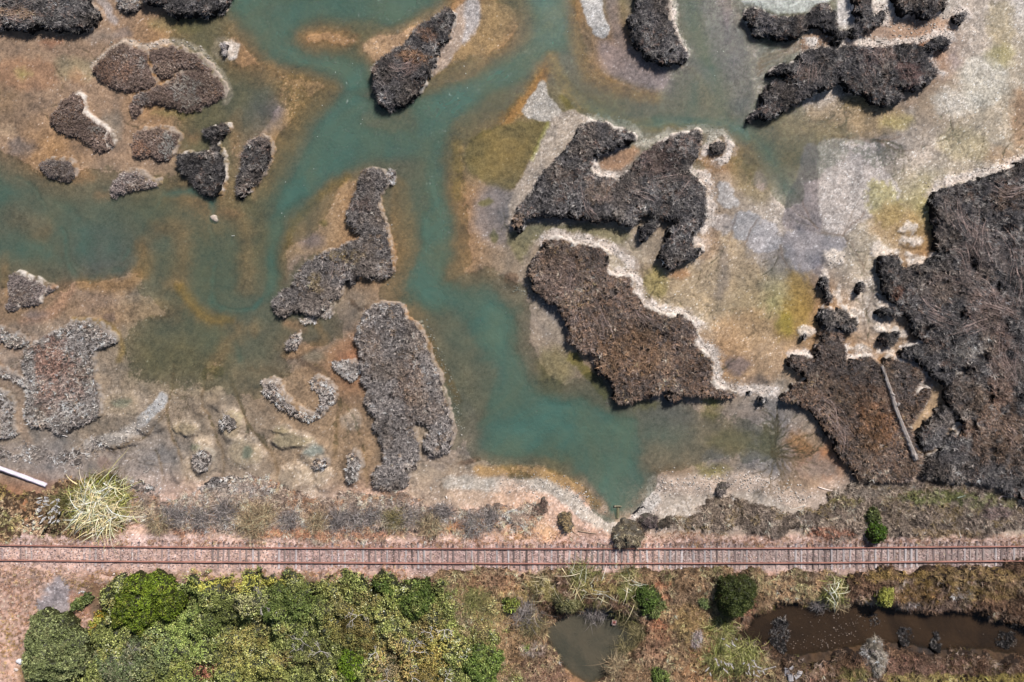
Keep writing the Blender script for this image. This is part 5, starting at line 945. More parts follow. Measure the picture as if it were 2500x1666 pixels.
# ------------------------------------------------------------------ logs and driftwood
def tube(P, rad, c, seed, ns=8, flat=.8, rough=.15):
    rs = np.random.RandomState(seed); P = np.array(P, float); n = len(P)
    tan = np.gradient(P, axis=0); tan /= np.linalg.norm(tan, axis=1)[:, None]
    up = np.array([0, 0, 1.]); sd = np.cross(tan, up); sd /= (np.linalg.norm(sd, axis=1)[:, None] + 1e-9); up2 = np.cross(sd, tan)
    ang = np.linspace(0, 2 * math.pi, ns, endpoint=False); rk = 1 + rs.randn(ns) * rough
    r = np.array(rad)[:, None] * rk[None] * (1 + rs.randn(n, ns) * rough * .6)
    V = P[:, None] + sd[:, None] * (np.cos(ang)[None] * r)[..., None] + up2[:, None] * (np.sin(ang)[None] * r * flat)[..., None]
    i = np.arange(n * ns).reshape(n, ns); j = np.roll(i, -1, 1)
    F = np.stack([i[:-1], i[1:], j[1:], j[:-1]], -1).reshape(-1, 4); V = V.reshape(-1, 3)
    m = len(V); V = np.concatenate([V, P[:1], P[-1:]])
    jj = np.roll(np.arange(ns), -1); a = np.arange(ns)
    caps = np.concatenate([np.stack([np.full(ns, m), a, jj, jj], -1), np.stack([np.full(ns, m + 1), i[-1][jj], i[-1][a], i[-1][a]], -1)])
    streak = .55 + .9 * rs.rand(ns); cc = np.tile(lin(c), (m, 1)) * np.tile(streak, n)[:, None] * (.85 + .3 * rs.rand(m, 1))
    cc = np.concatenate([cc, lin(c)[None] * .8, lin(c)[None] * .8])
    return V, F, cc, caps[:, :3]
def log(name, label, pts, r0, r1, c, z, seed, cat='log', ns=8, group=None, segs=4, dh=0, rough=.15, flat=.8, branches=()):
    q = fixp(smooth(pts, False, segs), z); n = len(q); rs = np.random.RandomState(seed)
    ax, ay = float(WX(q[:, 0].mean())), float(WY(q[:, 1].mean())); P = np.stack([WX(q[:, 0]) - ax, WY(q[:, 1]) - ay, np.linspace(0, dh, n) + rs.randn(n) * .01], -1)
    V, F, cc, caps = tube(P, np.linspace(r0, r1, n), c, seed, ns, flat, rough)
    t = thing(name, label, cat, (ax, ay, z), group)
    mk('trunk', V, [F, caps], cc, M_WOOD, t)
    for b in branches:
        q = fixp(smooth(b, False, 3), z); P = np.stack([WX(q[:, 0]) - ax, WY(q[:, 1]) - ay, np.linspace(0, .05, len(q))], -1)
        V, F, cc, caps = tube(P, np.linspace(r1 * .8, r1 * .3, len(q)), c, seed + 3, 5); mk('branch', V, [F, caps], cc, M_WOOD, t)
    return t
log('fallen_log', 'very long thin weathered grey log lying across the rust-brown islet', [(2154, 893), (2165, 925), (2177, 960), (2190, 1000), (2203, 1034), (2216, 1066), (2229, 1098), (2240, 1124)],   .11, .22, (150, 140, 134), 1.22, 3, segs=8, dh=-.1, rough=.34, ns=11,
    branches=[[(2176, 960), (2184, 966)], [(2195, 985), (2190, 992)], [(2232, 1108), (2236, 1124)]])
log('driftwood_beam', 'pale lilac-white squared timber beam at the lower left edge', [(-60, 1122), (0, 1144), (60, 1166), (113, 1186)], .25, .27, (206, 196, 206), .35, 4, ns=4, rough=.06, cat='driftwood beam', segs=8)
DW = 'pieces of driftwood along the shore'
log('driftwood', 'pale driftwood log pointing out of the scrub on the right shore', [(1997, 1189), (2018, 1196), (2042, 1200)], .05, .09, (206, 190, 180), .25, 5, 'driftwood', group=DW)
log('driftwood', 'forked pale driftwood stick at the edge of the right shore gravel', [(1932, 1245), (1948, 1240), (1966, 1234)], .04, .06, (206, 196, 184), .5, 6, 'driftwood', group=DW, branches=[[(1932, 1245), (1924, 1238)]])
log('driftwood', 'short greenish plank in the green scrub at the far right', [(2337, 1216), (2347, 1213), (2357, 1210)], .07, .07, (140, 148, 132), .8, 7, 'driftwood', group=DW, ns=4)
log('driftwood', 'bent white branch in the scrub near the right edge', [(2438, 1219), (2446, 1212), (2458, 1213), (2470, 1216)], .05, .04, (206, 186, 182), .8, 8, 'driftwood', group=DW)
log('driftwood', 'upright white plank stump near the little creek mouth', [(1051, 1189), (1054, 1200), (1055, 1209)], .13, .12, (222, 214, 206), .25, 9, 'driftwood', group=DW, ns=4)
log('driftwood', 'small white stick at the foot of the little creek', [(1089, 1211), (1091, 1218)], .06, .05, (216, 206, 196), .5, 10, 'driftwood', group=DW)
log('driftwood', 'small white chip of wood left of the creek foot', [(1068, 1230), (1078, 1233)], .08, .06, (214, 202, 192), .6, 11, 'driftwood', group=DW)
log('driftwood', 'pair of long dry branches on the bank above the exposed sleepers', [(1394, 1294), (1410, 1306), (1430, 1316)], .06, .04, (170, 142, 122), 1.1, 12, 'driftwood', group=DW, branches=[[(1410, 1306), (1424, 1322)]])
log('driftwood', 'single dry branch right of the pair of branches on the bank', [(1412, 1297), (1432, 1300), (1455, 1303)], .05, .04, (168, 144, 124), 1.1, 13, 'driftwood', group=DW)
log('driftwood', 'white stick leaning toward the rails on the right', [(2241, 1301), (2236, 1311)], .05, .04, (220, 204, 188), 1.2, 14, 'driftwood', group=DW)
log('driftwood', 'long white forked stick beside the right shore scrub', [(2338, 1288), (2342, 1300), (2347, 1313)], .04, .05, (220, 208, 200), 1.15, 15, 'driftwood', group=DW, branches=[[(2342, 1300), (2341, 1290)]])
log('driftwood', 'curved white stick right of the long forked one', [(2356, 1289), (2366, 1294), (2363, 1303)], .04, .05, (220, 208, 200), 1.15, 16, 'driftwood', group=DW)
log('driftwood', 'white stick just below the rails on the right', [(2297, 1383), (2309, 1388)], .04, .03, (212, 200, 196), 1.1, 17, 'driftwood', group=DW)
log('driftwood', 'grey pole poking in at the lower right beside the pampas clump', [(1852, 1640), (1870, 1634), (1894, 1628)], .07, .06, (168, 160, 158), .6, 18, 'driftwood', group=DW)
log('driftwood', 'thin stick on the mud below the gravel spit', [(350, 1154), (358, 1152), (365, 1145)], .03, .03, (200, 190, 180), .12, 19, 'driftwood', group=DW, branches=[[(356, 1152), (350, 1148)]])
log('driftwood', 'white bone-like stick under the big block islet', [(151, 1063), (158, 1064), (164, 1066)], .06, .04, (224, 214, 206), .15, 20, 'driftwood', group=DW)
log('driftwood', 'white stick beside the pampas grass shadow', [(383, 1206), (388, 1200)], .05, .04, (216, 206, 200), .3, 21, 'driftwood', group=DW)
for k, (pts, lb) in enumerate((([(1548, 1252), (1556, 1246), (1562, 1238)], 'black wet log at the water edge right of the teal pool'), ([(1566, 1240), (1572, 1238), (1578, 1244), (1582, 1258)], 'curved black wet log touching the gravel beach'))):
    log('wet_log', lb, pts, .10, .09, (46, 44, 48), .12, 30 + k, 'log', group='black logs at the pool edge')
# old timber outlet in the pool
q = fixp([(1509, 1236)], .1)[0]; t = thing('timber_outlet', 'small T-shaped wooden outlet sticking out of the teal pool', 'wooden post', (float(WX(q[0])), float(WY(q[1])), -.3))
V, F, cc = beam_mesh(.68, .10, .12, 91, (150, 140, 116)); V = rotz(V, math.pi / 2); V[:, 2] += .36; mk('crossbar', V, F, cc, M_WOOD, t)
V, F, cc = beam_mesh(1.1, .26, .10, 92, (112, 108, 84)); V[:, 1] -= .62; V[:, 2] += .24; mk('chute', V, F, cc, M_WOOD, t)
for s_ in (-1, 1):
    V, F, cc = beam_mesh(.1, .1, .5, 93 + s_, (176, 168, 146)); V[:, 0] += s_ * .33; mk('post', V, F, cc, M_WOOD, t)

# ------------------------------------------------------------------ lumps: stones, salt clods, shells, floating leaves
def lumps(P, size, colr, rs, flat=.5):
    n = len(P); base = np.array([(-1, -1, -1), (1, -1, -1), (1, 1, -1), (-1, 1, -1), (-.7, -.7, 1), (.7, -.7, 1), (.7, .7, 1), (-.7, .7, 1)], float)
    V = base[None] * (1 + rs.randn(n, 8, 3) * .22); a = rs.rand(n) * 6.28; c, s_ = np.cos(a)[:, None], np.sin(a)[:, None]
    x, y = V[..., 0] * c - V[..., 1] * s_, V[..., 0] * s_ + V[..., 1] * c
    V = np.stack([x * (1 + .4 * rs.rand(n, 1)), y, V[..., 2] * flat], -1) * (np.asarray(size)[:, None, None] / 2) + P[:, None]
    f = np.array([(0, 3, 2, 1), (4, 5, 6, 7), (0, 1, 5, 4), (1, 2, 6, 5), (2, 3, 7, 6), (3, 0, 4, 7)])
    F = (np.arange(n)[:, None, None] * 8 + f[None]).reshape(-1, 4)
    return V.reshape(-1, 3), F, np.repeat(colr, 8, 0)
def scatter(strokes, dens, rs):
    out = []
    for q, wd in strokes:
        q = np.array(q, float); L = np.hypot(*np.diff(q, axis=0).T); n = int(L.sum() * wd * 2 * dens / (S * S)); cum = np.concatenate([[0], np.cumsum(L)])
        u = rs.rand(n) * cum[-1]; x = np.interp(u, cum, q[:, 0]) + rs.randn(n) * wd * .8; y = np.interp(u, cum, q[:, 1]) + rs.randn(n) * wd * .8
        out.append(np.stack([x, y], -1))
    return np.concatenate(out)
rs = np.random.RandomState(21)
bank_st = [(smooth(q, False, 3), wd) for q, wd in (([(225, 165), (300, 104), (360, 118), (420, 102), (490, 122), (522, 160), (562, 228)], 7), ([(2050, 105), (2260, 96)], 8), ([(1480, 1275), (1440, 1235), (1385, 1195), (1320, 1182), (1240, 1186)], 16),
            ([(1600, 1175), (1592, 1220), (1560, 1262)], 16), ([(1610, 1180), (1700, 1185), (1850, 1175), (1960, 1230)], 20), ([(395, 975), (350, 1035), (290, 1070), (230, 1080)], 13), ([(950, 700), (962, 640), (935, 520)], 6), ([(1040, 800), (1110, 960), (1120, 1060)], 8),
            ([(2030, 640), (2050, 625)], 14), ([(2130, 30), (2300, 60)], 30), ([(1250, 700), (1320, 730), (1350, 760)], 8), ([(1960, 120), (2040, 95)], 18))]
p = scatter([(q, w_ + 3) for q, w_ in RIMS], 34, rs); k = len(p)
cw = lin((208, 198, 188))[None] * (.55 + .6 * rs.rand(k, 1)); dk_ = rs.rand(k) < .16; cw[dk_] = lin((70, 62, 58))
V, F, cc = lumps(np.stack([WX(p[:, 0]), WY(p[:, 1]), zt(p[:, 0], p[:, 1]) + .015], -1), .035 + .08 * rs.rand(k) ** 2, cw, rs)
o = mk('salt_clods', V, F, np.clip(cc, 0, .8), M_STONE); tag(o, 'white salt and shell clods along the islet rims', kind='stuff')
p = scatter(bank_st, 22, rs); k = len(p)
cw = lin((196, 186, 176))[None] * (.45 + .7 * rs.rand(k, 1))
V, F, cc = lumps(np.stack([WX(p[:, 0]), WY(p[:, 1]), zt(p[:, 0], p[:, 1]) + .02], -1), .05 + .12 * rs.rand(k) ** 3, cw, rs)
o = mk('pebbles', V, F, np.clip(cc, 0, .8), M_STONE); tag(o, 'pebbles and shells strewn over the beaches and mud', kind='stuff')
k = 9000; p = np.stack([rs.rand(k) * 2760 - 130, 1348 + rs.randn(k) * 22], -1)
cw = lin((176, 150, 144))[None] * (.4 + 1.1 * rs.rand(k, 1))
V, F, cc = lumps(np.stack([WX(p[:, 0]), WY(p[:, 1]), zt(p[:, 0], p[:, 1]) + .01], -1), .05 + .07 * rs.rand(k), cw, rs, .7)
o = mk('ballast', V, F, np.clip(cc, 0, .8), M_STONE); tag(o, 'pinkish grey stone ballast around the sleepers', kind='stuff')
FO = [(842, 106), (861, 156), (714, 177), (819, 177), (787, 258), (885, 292), (881, 303), (766, 413), (775, 334), (1009, 251), (1133, 162), (1141, 215), (1137, 180), (1118, 240), (1242, 94), (1164, 86), (1386, 78), (1423, 134), (1745, 185), (1766, 126), (1752, 127), (697, 445), (742, 453), (695, 529), (688, 521), (1853, 382), (1480, 375), (571, 576), (567, 576), (840, 488), (628, 412), (1250, 200), (1310, 300)]
p = np.array(FO, float); k = len(p)
V, F, cc = lumps(np.stack([WX(p[:, 0]), WY(p[:, 1]), np.full(k, .02)], -1), .035 + .035 * rs.rand(k), np.tile(lin((236, 234, 228)), (k, 1)), rs, .4)
o = mk('foam_flecks', V, F, cc, M_STONE); tag(o, 'white flecks of foam floating on the teal water', kind='stuff')
p = []
while len(p) < 190:
    x, y = random.uniform(1925, 2440), random.uniform(1500, 1585)
    w_ = math.exp(-((x - 2050) / 70) ** 2) + .03 + (.8 if y > 1565 and x < 2130 else 0)
    if random.random() < w_ * .7: p.append((x, y))
p = np.array(p); k = len(p); d = sdist(POND2, p[:, 0], p[:, 1]); p = p[d > 6]; k = len(p)
V, F, cc = lumps(np.stack([WX(p[:, 0]), WY(p[:, 1]), np.full(k, -.10)], -1), .04 + .09 * rs.rand(k) ** 2, lin((128, 112, 100))[None] * (.4 + .8 * rs.rand(k, 1)), rs, .25)
o = mk('floating_leaves', V, F, cc, M_STONE); tag(o, 'pale dead leaves floating on the dark ditch water', kind='stuff')
def rock(name, label, px, py, r, c, seed, group=None, n=3, flat=.6, cat='rock'):
    rs = np.random.RandomState(seed); q = fixp([(px, py)], 1)[0]; z = float(zt(q[:1], q[1:])[0])
    k = 14; ph = rs.rand(3) * 6.28; rings = []
    for (h, f) in ((-.3, 1), (.1, 1.04), (.45, .85), (.62, .5)):
        t = np.linspace(0, 6.283, k, endpoint=False); rr = r * f * (1 + .2 * np.sin(2 * t + ph[0]) + .12 * np.sin(3 * t + ph[1]) + rs.randn(k) * .07)
        rings.append(np.stack([rr * np.cos(t), rr * np.sin(t) * .85, np.full(k, h * r * flat * 1.6) + rs.randn(k) * r * .05], -1))
    V = np.concatenate(rings + [[[0, 0, .66 * r * flat * 1.6]]]); i = np.arange(4 * k).reshape(4, k); j = np.roll(i, -1, 1)
    F = np.stack([i[:-1], j[:-1], j[1:], i[1:]], -1).reshape(-1, 4); Tt = np.stack([i[-1], j[-1], np.full(k, 4 * k)], -1)
    o = mk(name, V, [F, Tt], np.tile(lin(c), (len(V), 1)) * (.8 + .4 * rs.rand(len(V), 1)), M_STONE); o.location = (float(WX(q[0])), float(WY(q[1])), z); tag(o, label, cat, group); return o
rock('boulder', 'white rock beside the dark bush in the bottom left corner', 39, 1622, .34, (228, 224, 226), 1)
rock('boulder', 'pale rock below the white one in the bottom left corner', 29, 1642, .2, (206, 190, 180), 2)
rock('stone', 'round whitish stone standing alone in the shallow left lagoon', 513, 529, .42, (186, 170, 156), 3)
rock('stone', 'single white stone in the dry grass under the left rails', 281, 1401, .12, (236, 230, 226), 4)
rock('stone', 'white stone right of the grey gravel patch', 200, 1446, .16, (206, 206, 206), 5)
rock('stone', 'smaller pale stone next to the one right of the gravel patch', 191, 1449, .1, (196, 196, 198), 6)
rock('stone', 'white stone below the pampas grass beside the rails', 324, 1306, .1, (236, 230, 228), 7)
rock('stone', 'dark wet stone lying in the lower centre of the teal water', 1316, 1093, .16, (64, 84, 66), 8)
rock('stone', 'pale stone half in the creek between the L-shaped and hooked islets', 1025, 786, .22, (140, 132, 116), 9)
rock('stone', 'narrow pale stone next to the upper edge of the hooked islet', 1028, 797, .24, (146, 136, 120), 10)
for k, (x, y, s_) in enumerate(((1921, 1640, .5), (1936, 1634, .4), (1945, 1648, .45), (1928, 1652, .5), (1950, 1640, .3), (1930, 1628, .25))):
    V, F, cc = beam_mesh(s_ * 1.5, s_, .08, 60 + k, (178, 172, 172)); V = rotz(V, k * 1.1); q = fixp([(x, y)], .8)[0]
    o = mk('broken_slab', V, F, cc, M_STONE); o.location = (float(WX(q[0])), float(WY(q[1])), float(zt(q[:1], q[1:])[0]) + .45 + .04 * k); o.rotation_euler = (random.uniform(-.25, .25), random.uniform(-.25, .25), 0)
    tag(o, 'broken pale grey slab in the rubble heap at the lower right', 'slab', 'rubble slabs by the lower right ditch end')
# floating box
q = fixp([(1499, 1519)], 0)[0]; t = thing('floating_box', 'small pinkish-white box floating at the upper edge of the muddy pond', 'box', (float(WX(q[0])), float(WY(q[1])), -.2))
def boxm(cx, cy, cz, sx, sy, sz, c, bev=.02):
    x, y, z = sx / 2, sy / 2, sz / 2; V = np.array([(a * (x - bev * (c_ > 0)), b * (y - bev * (c_ > 0)), c_ * z) for c_ in (-1, 1) for a, b in ((-1, -1), (1, -1), (1, 1), (-1, 1))]) + np.array([cx, cy, cz])
    return V, np.array([(0, 3, 2, 1), (4, 5, 6, 7), (0, 1, 5, 4), (1, 2, 6, 5), (2, 3, 7, 6), (3, 0, 4, 7)]), np.tile(lin(c), (8, 1))
V, F, cc = boxm(0, 0, .16, .42, .5, .3, (196, 150, 142)); mk('body', rotz(V, -.1), F, cc, M_STONE, t)
V, F, cc = merge([boxm(s * .2, 0, .34, .06, .5, .05, (216, 190, 184)) for s in (-1, 1)] + [boxm(0, s * .235, .341, .33, .06, .05, (216, 190, 184)) for s in (-1, 1)]); mk('rim', rotz(V, -.1), F, cc, M_STONE, t)
V, F, cc = boxm(0, 0, .33, .2, .2, .05, (150, 84, 74)); mk('lid_patch', rotz(V, -.1), F, cc, M_STONE, t)

# ------------------------------------------------------------------ bushes
STY.update(
 leaf=dict(H=1.5, hull=(40, 42, 18), dens=62, nb=9, L=.15, W=.10, kind='l', edge=20, lump=.5, ls=15, tv=.2, g=1.8, spread=.1, cs=16, cj=.5, pal=G_(((86, 102, 34), 4), ((56, 92, 10), 3), ((98, 132, 18), 2), ((92, 108, 24), 1))),
 twiggy=dict(H=.8, hull=(86, 80, 72), dens=26, nb=16, L=.34, W=.026, tilt=(15, 75), kind='b', edge=10, lump=.2, ls=10, g=1.9, pal=G_(((146, 138, 130), 4), ((122, 114, 104), 3), ((166, 156, 150), 2))),
)
def palof(*cs): return G_(*[(c, w_) for c, w_ in zip(cs, (4, 3, 2, 2))])
def bush(name, label, poly, H, pal, style='leaf', cat='bush', group=None, patches=(), **ov):
    hz = 1.0; q = fixp(poly, hz * .7 + H * .6); sp = dict(STY[style]); sp.update(H=H, pal=palof(*pal) if pal else sp['pal']); sp.update(ov)
    c = q.mean(0); z = float(zt(c[:1], c[1:])[0])
    t = thing(name, label, cat, (float(WX(c[0])), float(WY(c[1])), z), group); sd_ = int(c[0] * 3 + c[1]) % 9999
    patches = [tuple(fixp([p_[:2]], hz * .7 + H * .8)[0]) + tuple(p_[2:]) for p_ in patches]
    cover(t, 'foliage', [smooth(q, True, 3)], sp, patches, dome=True, seed=sd_, sp=3.0)
    P = [(0, 0, -.1), (.02, .03, H * .3), (.0, .05, H * .6)]
    V, F, cc, caps = tube(P, [.09, .07, .05], (92, 80, 66), sd_, 7); 
    V[~np.isfinite(V)] = 0; mk('trunk', V, [F, caps], cc, M_WOOD, t)
    return t
bush('green_bush', 'bright green rounded bush, the most vivid one, below the left rails', [(321, 1403), (355, 1400), (395, 1406), (425, 1425), (439, 1450), (444, 1483), (422, 1518), (392, 1524), (365, 1538), (350, 1562), (315, 1548), (262, 1536), (264, 1500), (278, 1474), (284, 1430)], 2.2,
     [(88, 102, 30), (72, 84, 26), (114, 126, 42), (100, 100, 44)], lump=.75, ls=20)
bush('green_bush', 'dark green feathery bush in the bottom left corner', [(103, 1496), (125, 1512), (150, 1504), (168, 1520), (176, 1545), (205, 1570), (212, 1615), (196, 1650), (150, 1668), (110, 1690), (70, 1680), (45, 1650), (42, 1600), (48, 1545), (66, 1515)], 2.2,
     [(98, 104, 66), (82, 87, 56), (120, 124, 84), (98, 96, 64)], lump=.6, ls=22)
bush('olive_bush', 'grey-olive bush between the dark corner bush and the thicket', [(250, 1580), (300, 1545), (345, 1560), (365, 1600), (350, 1660), (300, 1700), (240, 1690), (215, 1640), (222, 1600)], 1.6, [(96, 104, 70), (80, 88, 60), (120, 118, 92), (104, 96, 70)], lump=.5, ls=18)
bush('yellow_bush', 'small yellow-green bush left of the bright green one', [(222, 1512), (238, 1496), (258, 1500), (266, 1530), (258, 1560), (236, 1574), (216, 1556), (210, 1530)], .9, [(150, 148, 58), (130, 132, 52), (166, 158, 84), (156, 120, 48)])
bush('green_bush', 'small dark green sprig spreading beside the grey gravel patch', [(168, 1484), (190, 1462), (212, 1452), (222, 1464), (205, 1478), (180, 1488)], .5, [(89, 100, 56), (72, 82, 43), (110, 118, 74), (90, 94, 50)], lump=.15)
bush('green_bush', 'dark green bush at the upper right end of the bramble thicket', [(905, 1420), (935, 1412), (965, 1422), (975, 1450), (990, 1418), (1020, 1414), (1050, 1430), (1058, 1470), (1045, 1500), (1015, 1520), (985, 1505), (965, 1475), (930, 1455)], 1.7, [(83, 96, 45), (65, 78, 35), (106, 116, 61), (83, 89, 44)], lump=.5, ls=16)
bush('green_bush', 'vivid green bush cut by the bottom edge among olive brambles', [(828, 1590), (845, 1582), (862, 1600), (885, 1615), (888, 1645), (870, 1670), (845, 1672), (828, 1650), (820, 1620)], 1.4, [(86, 106, 28), (70, 88, 24), (108, 126, 40), (92, 98, 38)])
bush('green_bush', 'mid green bush near the bottom edge, left of the muddy pond', [(1145, 1590), (1175, 1575), (1210, 1585), (1232, 1610), (1225, 1645), (1200, 1680), (1165, 1690), (1140, 1665), (1128, 1625)], 1.5, [(90, 104, 49), (72, 86, 40), (111, 122, 67), (90, 96, 44)])
bush('brown_bush', 'dry olive-brown dome of a bush in the middle of the thicket', [(830, 1520), (860, 1496), (900, 1490), (930, 1505), (940, 1545), (925, 1585), (890, 1600), (850, 1590), (826, 1560)], 1.3, [(124, 110, 64), (104, 94, 54), (144, 130, 80), (118, 98, 60)], L=.10, W=.06)
bush('brown_bush', 'pale brown twiggy bush dome at the bottom of the thicket', [(900, 1600), (940, 1590), (985, 1600), (1015, 1630), (1010, 1690), (900, 1690), (885, 1650)], 1.2, [(142, 126, 94), (124, 108, 80), (162, 146, 118), (120, 104, 80)], L=.12, W=.05)
bush('brown_bush', 'yellowish dry bush dome right of the pale brown one', [(1020, 1610), (1050, 1590), (1085, 1600), (1095, 1640), (1080, 1690), (1030, 1690), (1015, 1650)], 1.1, [(152, 134, 76), (132, 116, 66), (172, 154, 100), (130, 112, 66)], L=.12, W=.06)
bush('green_bush', 'bush with wide dark green leaves in the centre left of the thicket', [(635, 1450), (680, 1425), (740, 1430), (770, 1465), (765, 1510), (720, 1540), (665, 1535), (630, 1500)], 1.6, [(93, 104, 53), (73, 84, 41), (114, 122, 71), (90, 96, 44)], lump=.5, ls=17)
bush('tree', 'round dark green shrub tree standing alone below the right rails', [(1752, 1440), (1765, 1415), (1795, 1405), (1825, 1412), (1842, 1432), (1846, 1458), (1838, 1486), (1815, 1508), (1785, 1516), (1764, 1500), (1752, 1472)], 2.6, [(65, 71, 36), (50, 58, 24), (81, 87, 47), (64, 68, 32)], cat='tree', lump=.35, ls=9, L=.11, W=.08, dens=90)
bush('green_bush', 'small light green shrub at the left foot of the round dark tree', [(1712, 1462), (1724, 1456), (1733, 1466), (1732, 1482), (1720, 1490), (1710, 1480)], .7, [(105, 114, 73), (86, 96, 58), (126, 133, 91), (96, 100, 60)], lump=.15)
bush('green_bush', 'glossy green bush above the right end of the muddy pond', [(1550, 1440), (1572, 1424), (1600, 1432), (1608, 1458), (1600, 1486), (1575, 1500), (1552, 1492), (1544, 1466)], 1.3, [(69, 85, 37), (54, 68, 27), (90, 104, 53), (70, 78, 37)])
bush('green_bush', 'dull green bush directly right of the glossy one by the pond', [(1596, 1470), (1614, 1466), (1624, 1484), (1618, 1506), (1600, 1512), (1588, 1496)], .9, [(98, 104, 62), (80, 88, 50), (118, 122, 78), (100, 96, 60)])
bush('green_bush', 'small conical green bush between the right shore scrub and the rails', [(2118, 1290), (2136, 1276), (2158, 1280), (2168, 1300), (2160, 1318), (2138, 1324), (2120, 1312)], 1.3, [(66, 88, 25), (51, 71, 21), (87, 108, 37), (65, 79, 29)], lump=.3)
bush('green_bush', 'dark green straggly bush just above the small conical one', [(2118, 1256), (2130, 1240), (2146, 1250), (2152, 1272), (2136, 1284), (2120, 1276)], .9, [(68, 75, 40), (54, 61, 33), (87, 93, 54), (70, 74, 38)])
bush('yellow_bush', 'yellow-green bush hanging over the dark ditch', [(2146, 1444), (2162, 1434), (2178, 1442), (2180, 1466), (2174, 1486), (2158, 1486), (2146, 1470)], 1.1, [(128, 126, 62), (108, 108, 52), (150, 146, 84), (112, 104, 52)], lump=.3)
bush('green_bush', 'green bush at the bottom edge below the muddy pond', [(1590, 1640), (1610, 1628), (1632, 1640), (1636, 1665), (1600, 1680), (1584, 1662)], .9, [(95, 109, 54), (78, 92, 44), (115, 126, 71), (90, 98, 46)])
bush('green_bush', 'leafy green bush at the left of the muddy pond bank', [(1225, 1460), (1245, 1452), (1262, 1464), (1264, 1485), (1248, 1500), (1230, 1494), (1220, 1478)], .9, [(108, 116, 58), (88, 96, 47), (128, 136, 66), (100, 98, 48)])
bush('green_bush', 'low bright green patch bush on the lower left pond bank', [(1268, 1576), (1284, 1570), (1296, 1582), (1292, 1598), (1276, 1600)], .5, [(117, 128, 67), (97, 110, 54), (135, 144, 86), (104, 104, 56)], lump=.1)
bush('olive_bush', 'grey-olive bush leaning over the upper left corner of the muddy pond', [(1350, 1450), (1385, 1440), (1412, 1462), (1415, 1495), (1398, 1512), (1375, 1500), (1352, 1485)], 1.5, [(112, 108, 72), (94, 92, 60), (134, 128, 96), (108, 98, 72)], L=.12, W=.06, lump=.35)
for k, (x, y, rx, ry, H_, lb, cl) in enumerate((
    (2150, 1605, 28, 44, 1.1, 'pale grey dead-looking bush below the dark ditch', None), (2345, 1450, 26, 16, .8, 'pale grey dead bush above the ditch on the right', [(172, 160, 156), (146, 136, 132), (190, 180, 176)]),
    (1533, 1305, 38, 30, 1.4, 'large round olive-grey bush between the teal pool and the rails', [(126, 116, 96), (104, 94, 80), (146, 134, 118)]), (1585, 1275, 20, 18, 1.0, 'dark mauve round bush above and right of the large olive-grey one', [(104, 92, 90), (84, 74, 74), (124, 112, 110)]),
    (1625, 1278, 14, 12, .6, 'small dark bush right of the mauve one', [(84, 74, 66), (66, 60, 54), (104, 94, 84)]), (1384, 1272, 18, 22, .8, 'dark olive bush at the left gravel edge of the teal pool', [(122, 106, 80), (96, 84, 66), (144, 128, 100)]),
    (1260, 1260, 20, 16, .7, 'brownish grey bush left of the gravel beach', [(132, 116, 106), (108, 96, 88), (152, 138, 128)]), (1325, 1240, 16, 16, .7, 'dark brown bush on pink soil near the gravel beach', [(112, 92, 84), (90, 76, 70), (130, 112, 104)]),
    (1771, 1197, 14, 14, .8, 'grey bush knob sticking out of the right shore scrub', [(124, 116, 112), (100, 92, 90), (144, 134, 130)]), (1704, 1565, 16, 22, .6, 'pale mauve dead bush right of the rusty footpath', [(156, 142, 140), (132, 118, 116), (176, 164, 160)]),
    (2118, 1605, 14, 20, .5, 'small silver tuft left of the pale grey bush', [(156, 152, 152), (130, 126, 126), (176, 172, 172)]), (1545, 1505, 22, 20, .9, 'dark straggly bush at the right corner of the pond bank', [(94, 84, 66), (74, 66, 54), (116, 104, 86)]),
    (2215, 1476, 34, 12, .6, 'greyish twiggy bush row over the ditch edge', [(124, 112, 108), (98, 88, 84), (146, 134, 130)]), (2440, 1250, 34, 22, .8, 'brownish round bush in the scrub near the right edge', [(124, 108, 104), (98, 86, 82), (144, 128, 122)]))):
    bush('grey_bush', lb, ell(x, y, rx, ry), H_, cl, 'twiggy')

# ------------------------------------------------------------------ tussocks and pampas grass: arching blades
def arcs(n, L, W_, c, rs, cz=.1, spread=.15, rise=(30, 85), droop=1.0, azc=None, azs=6.283, cj=.6, seg=4):
    az = (rs.rand(n) * 6.283) if azc is None else azc + rs.randn(n) * azs
    el = R(rise[0]) + rs.rand(n) * R(rise[1] - rise[0]); Ls = L * (.55 + .6 * rs.rand(n)); Ls = Ls * np.exp(rs.randn(n) * .28); B = rs.randn(n, 3) * np.array([spread, spread, .02]) + [0, 0, cz]
    pts = [B]; d = np.stack([np.cos(az) * np.cos(el), np.sin(az) * np.cos(el), np.sin(el)], -1); p = B.copy(); e = el.copy()
    for k in range(seg):
        p = p + np.stack([np.cos(az) * np.cos(e), np.sin(az) * np.cos(e), np.sin(e)], -1) * (Ls / seg)[:, None]; pts.append(p.copy()); e = e - droop * (el + .5) / seg * (1 + .3 * k)
    sd = np.stack([-np.sin(az), np.cos(az), rs.randn(n) * .5], -1); V = []
    for k, q in enumerate(pts):
        w_ = W_ * (1 - .9 * k / seg) / 2; q = q.copy(); q[:, 2] = np.maximum(q[:, 2], .03 + .05 * rs.rand(n)); V += [q - sd * w_, q + sd * w_]
    V = np.stack(V, 1); m = 2 * (seg + 1)
    f = np.array([(2 * k, 2 * k + 1, 2 * k + 3, 2 * k + 2) for k in range(seg)]); F = (np.arange(n)[:, None, None] * m + f[None]).reshape(-1, 4)
    ci = rs.randint(0, len(c), n); cc = np.array([lin(x) for x in c])[ci] * (1 + (rs.rand(n, 1) - .5) * cj)
    return V.reshape(-1, 3), F, np.repeat(cc, m, 0)
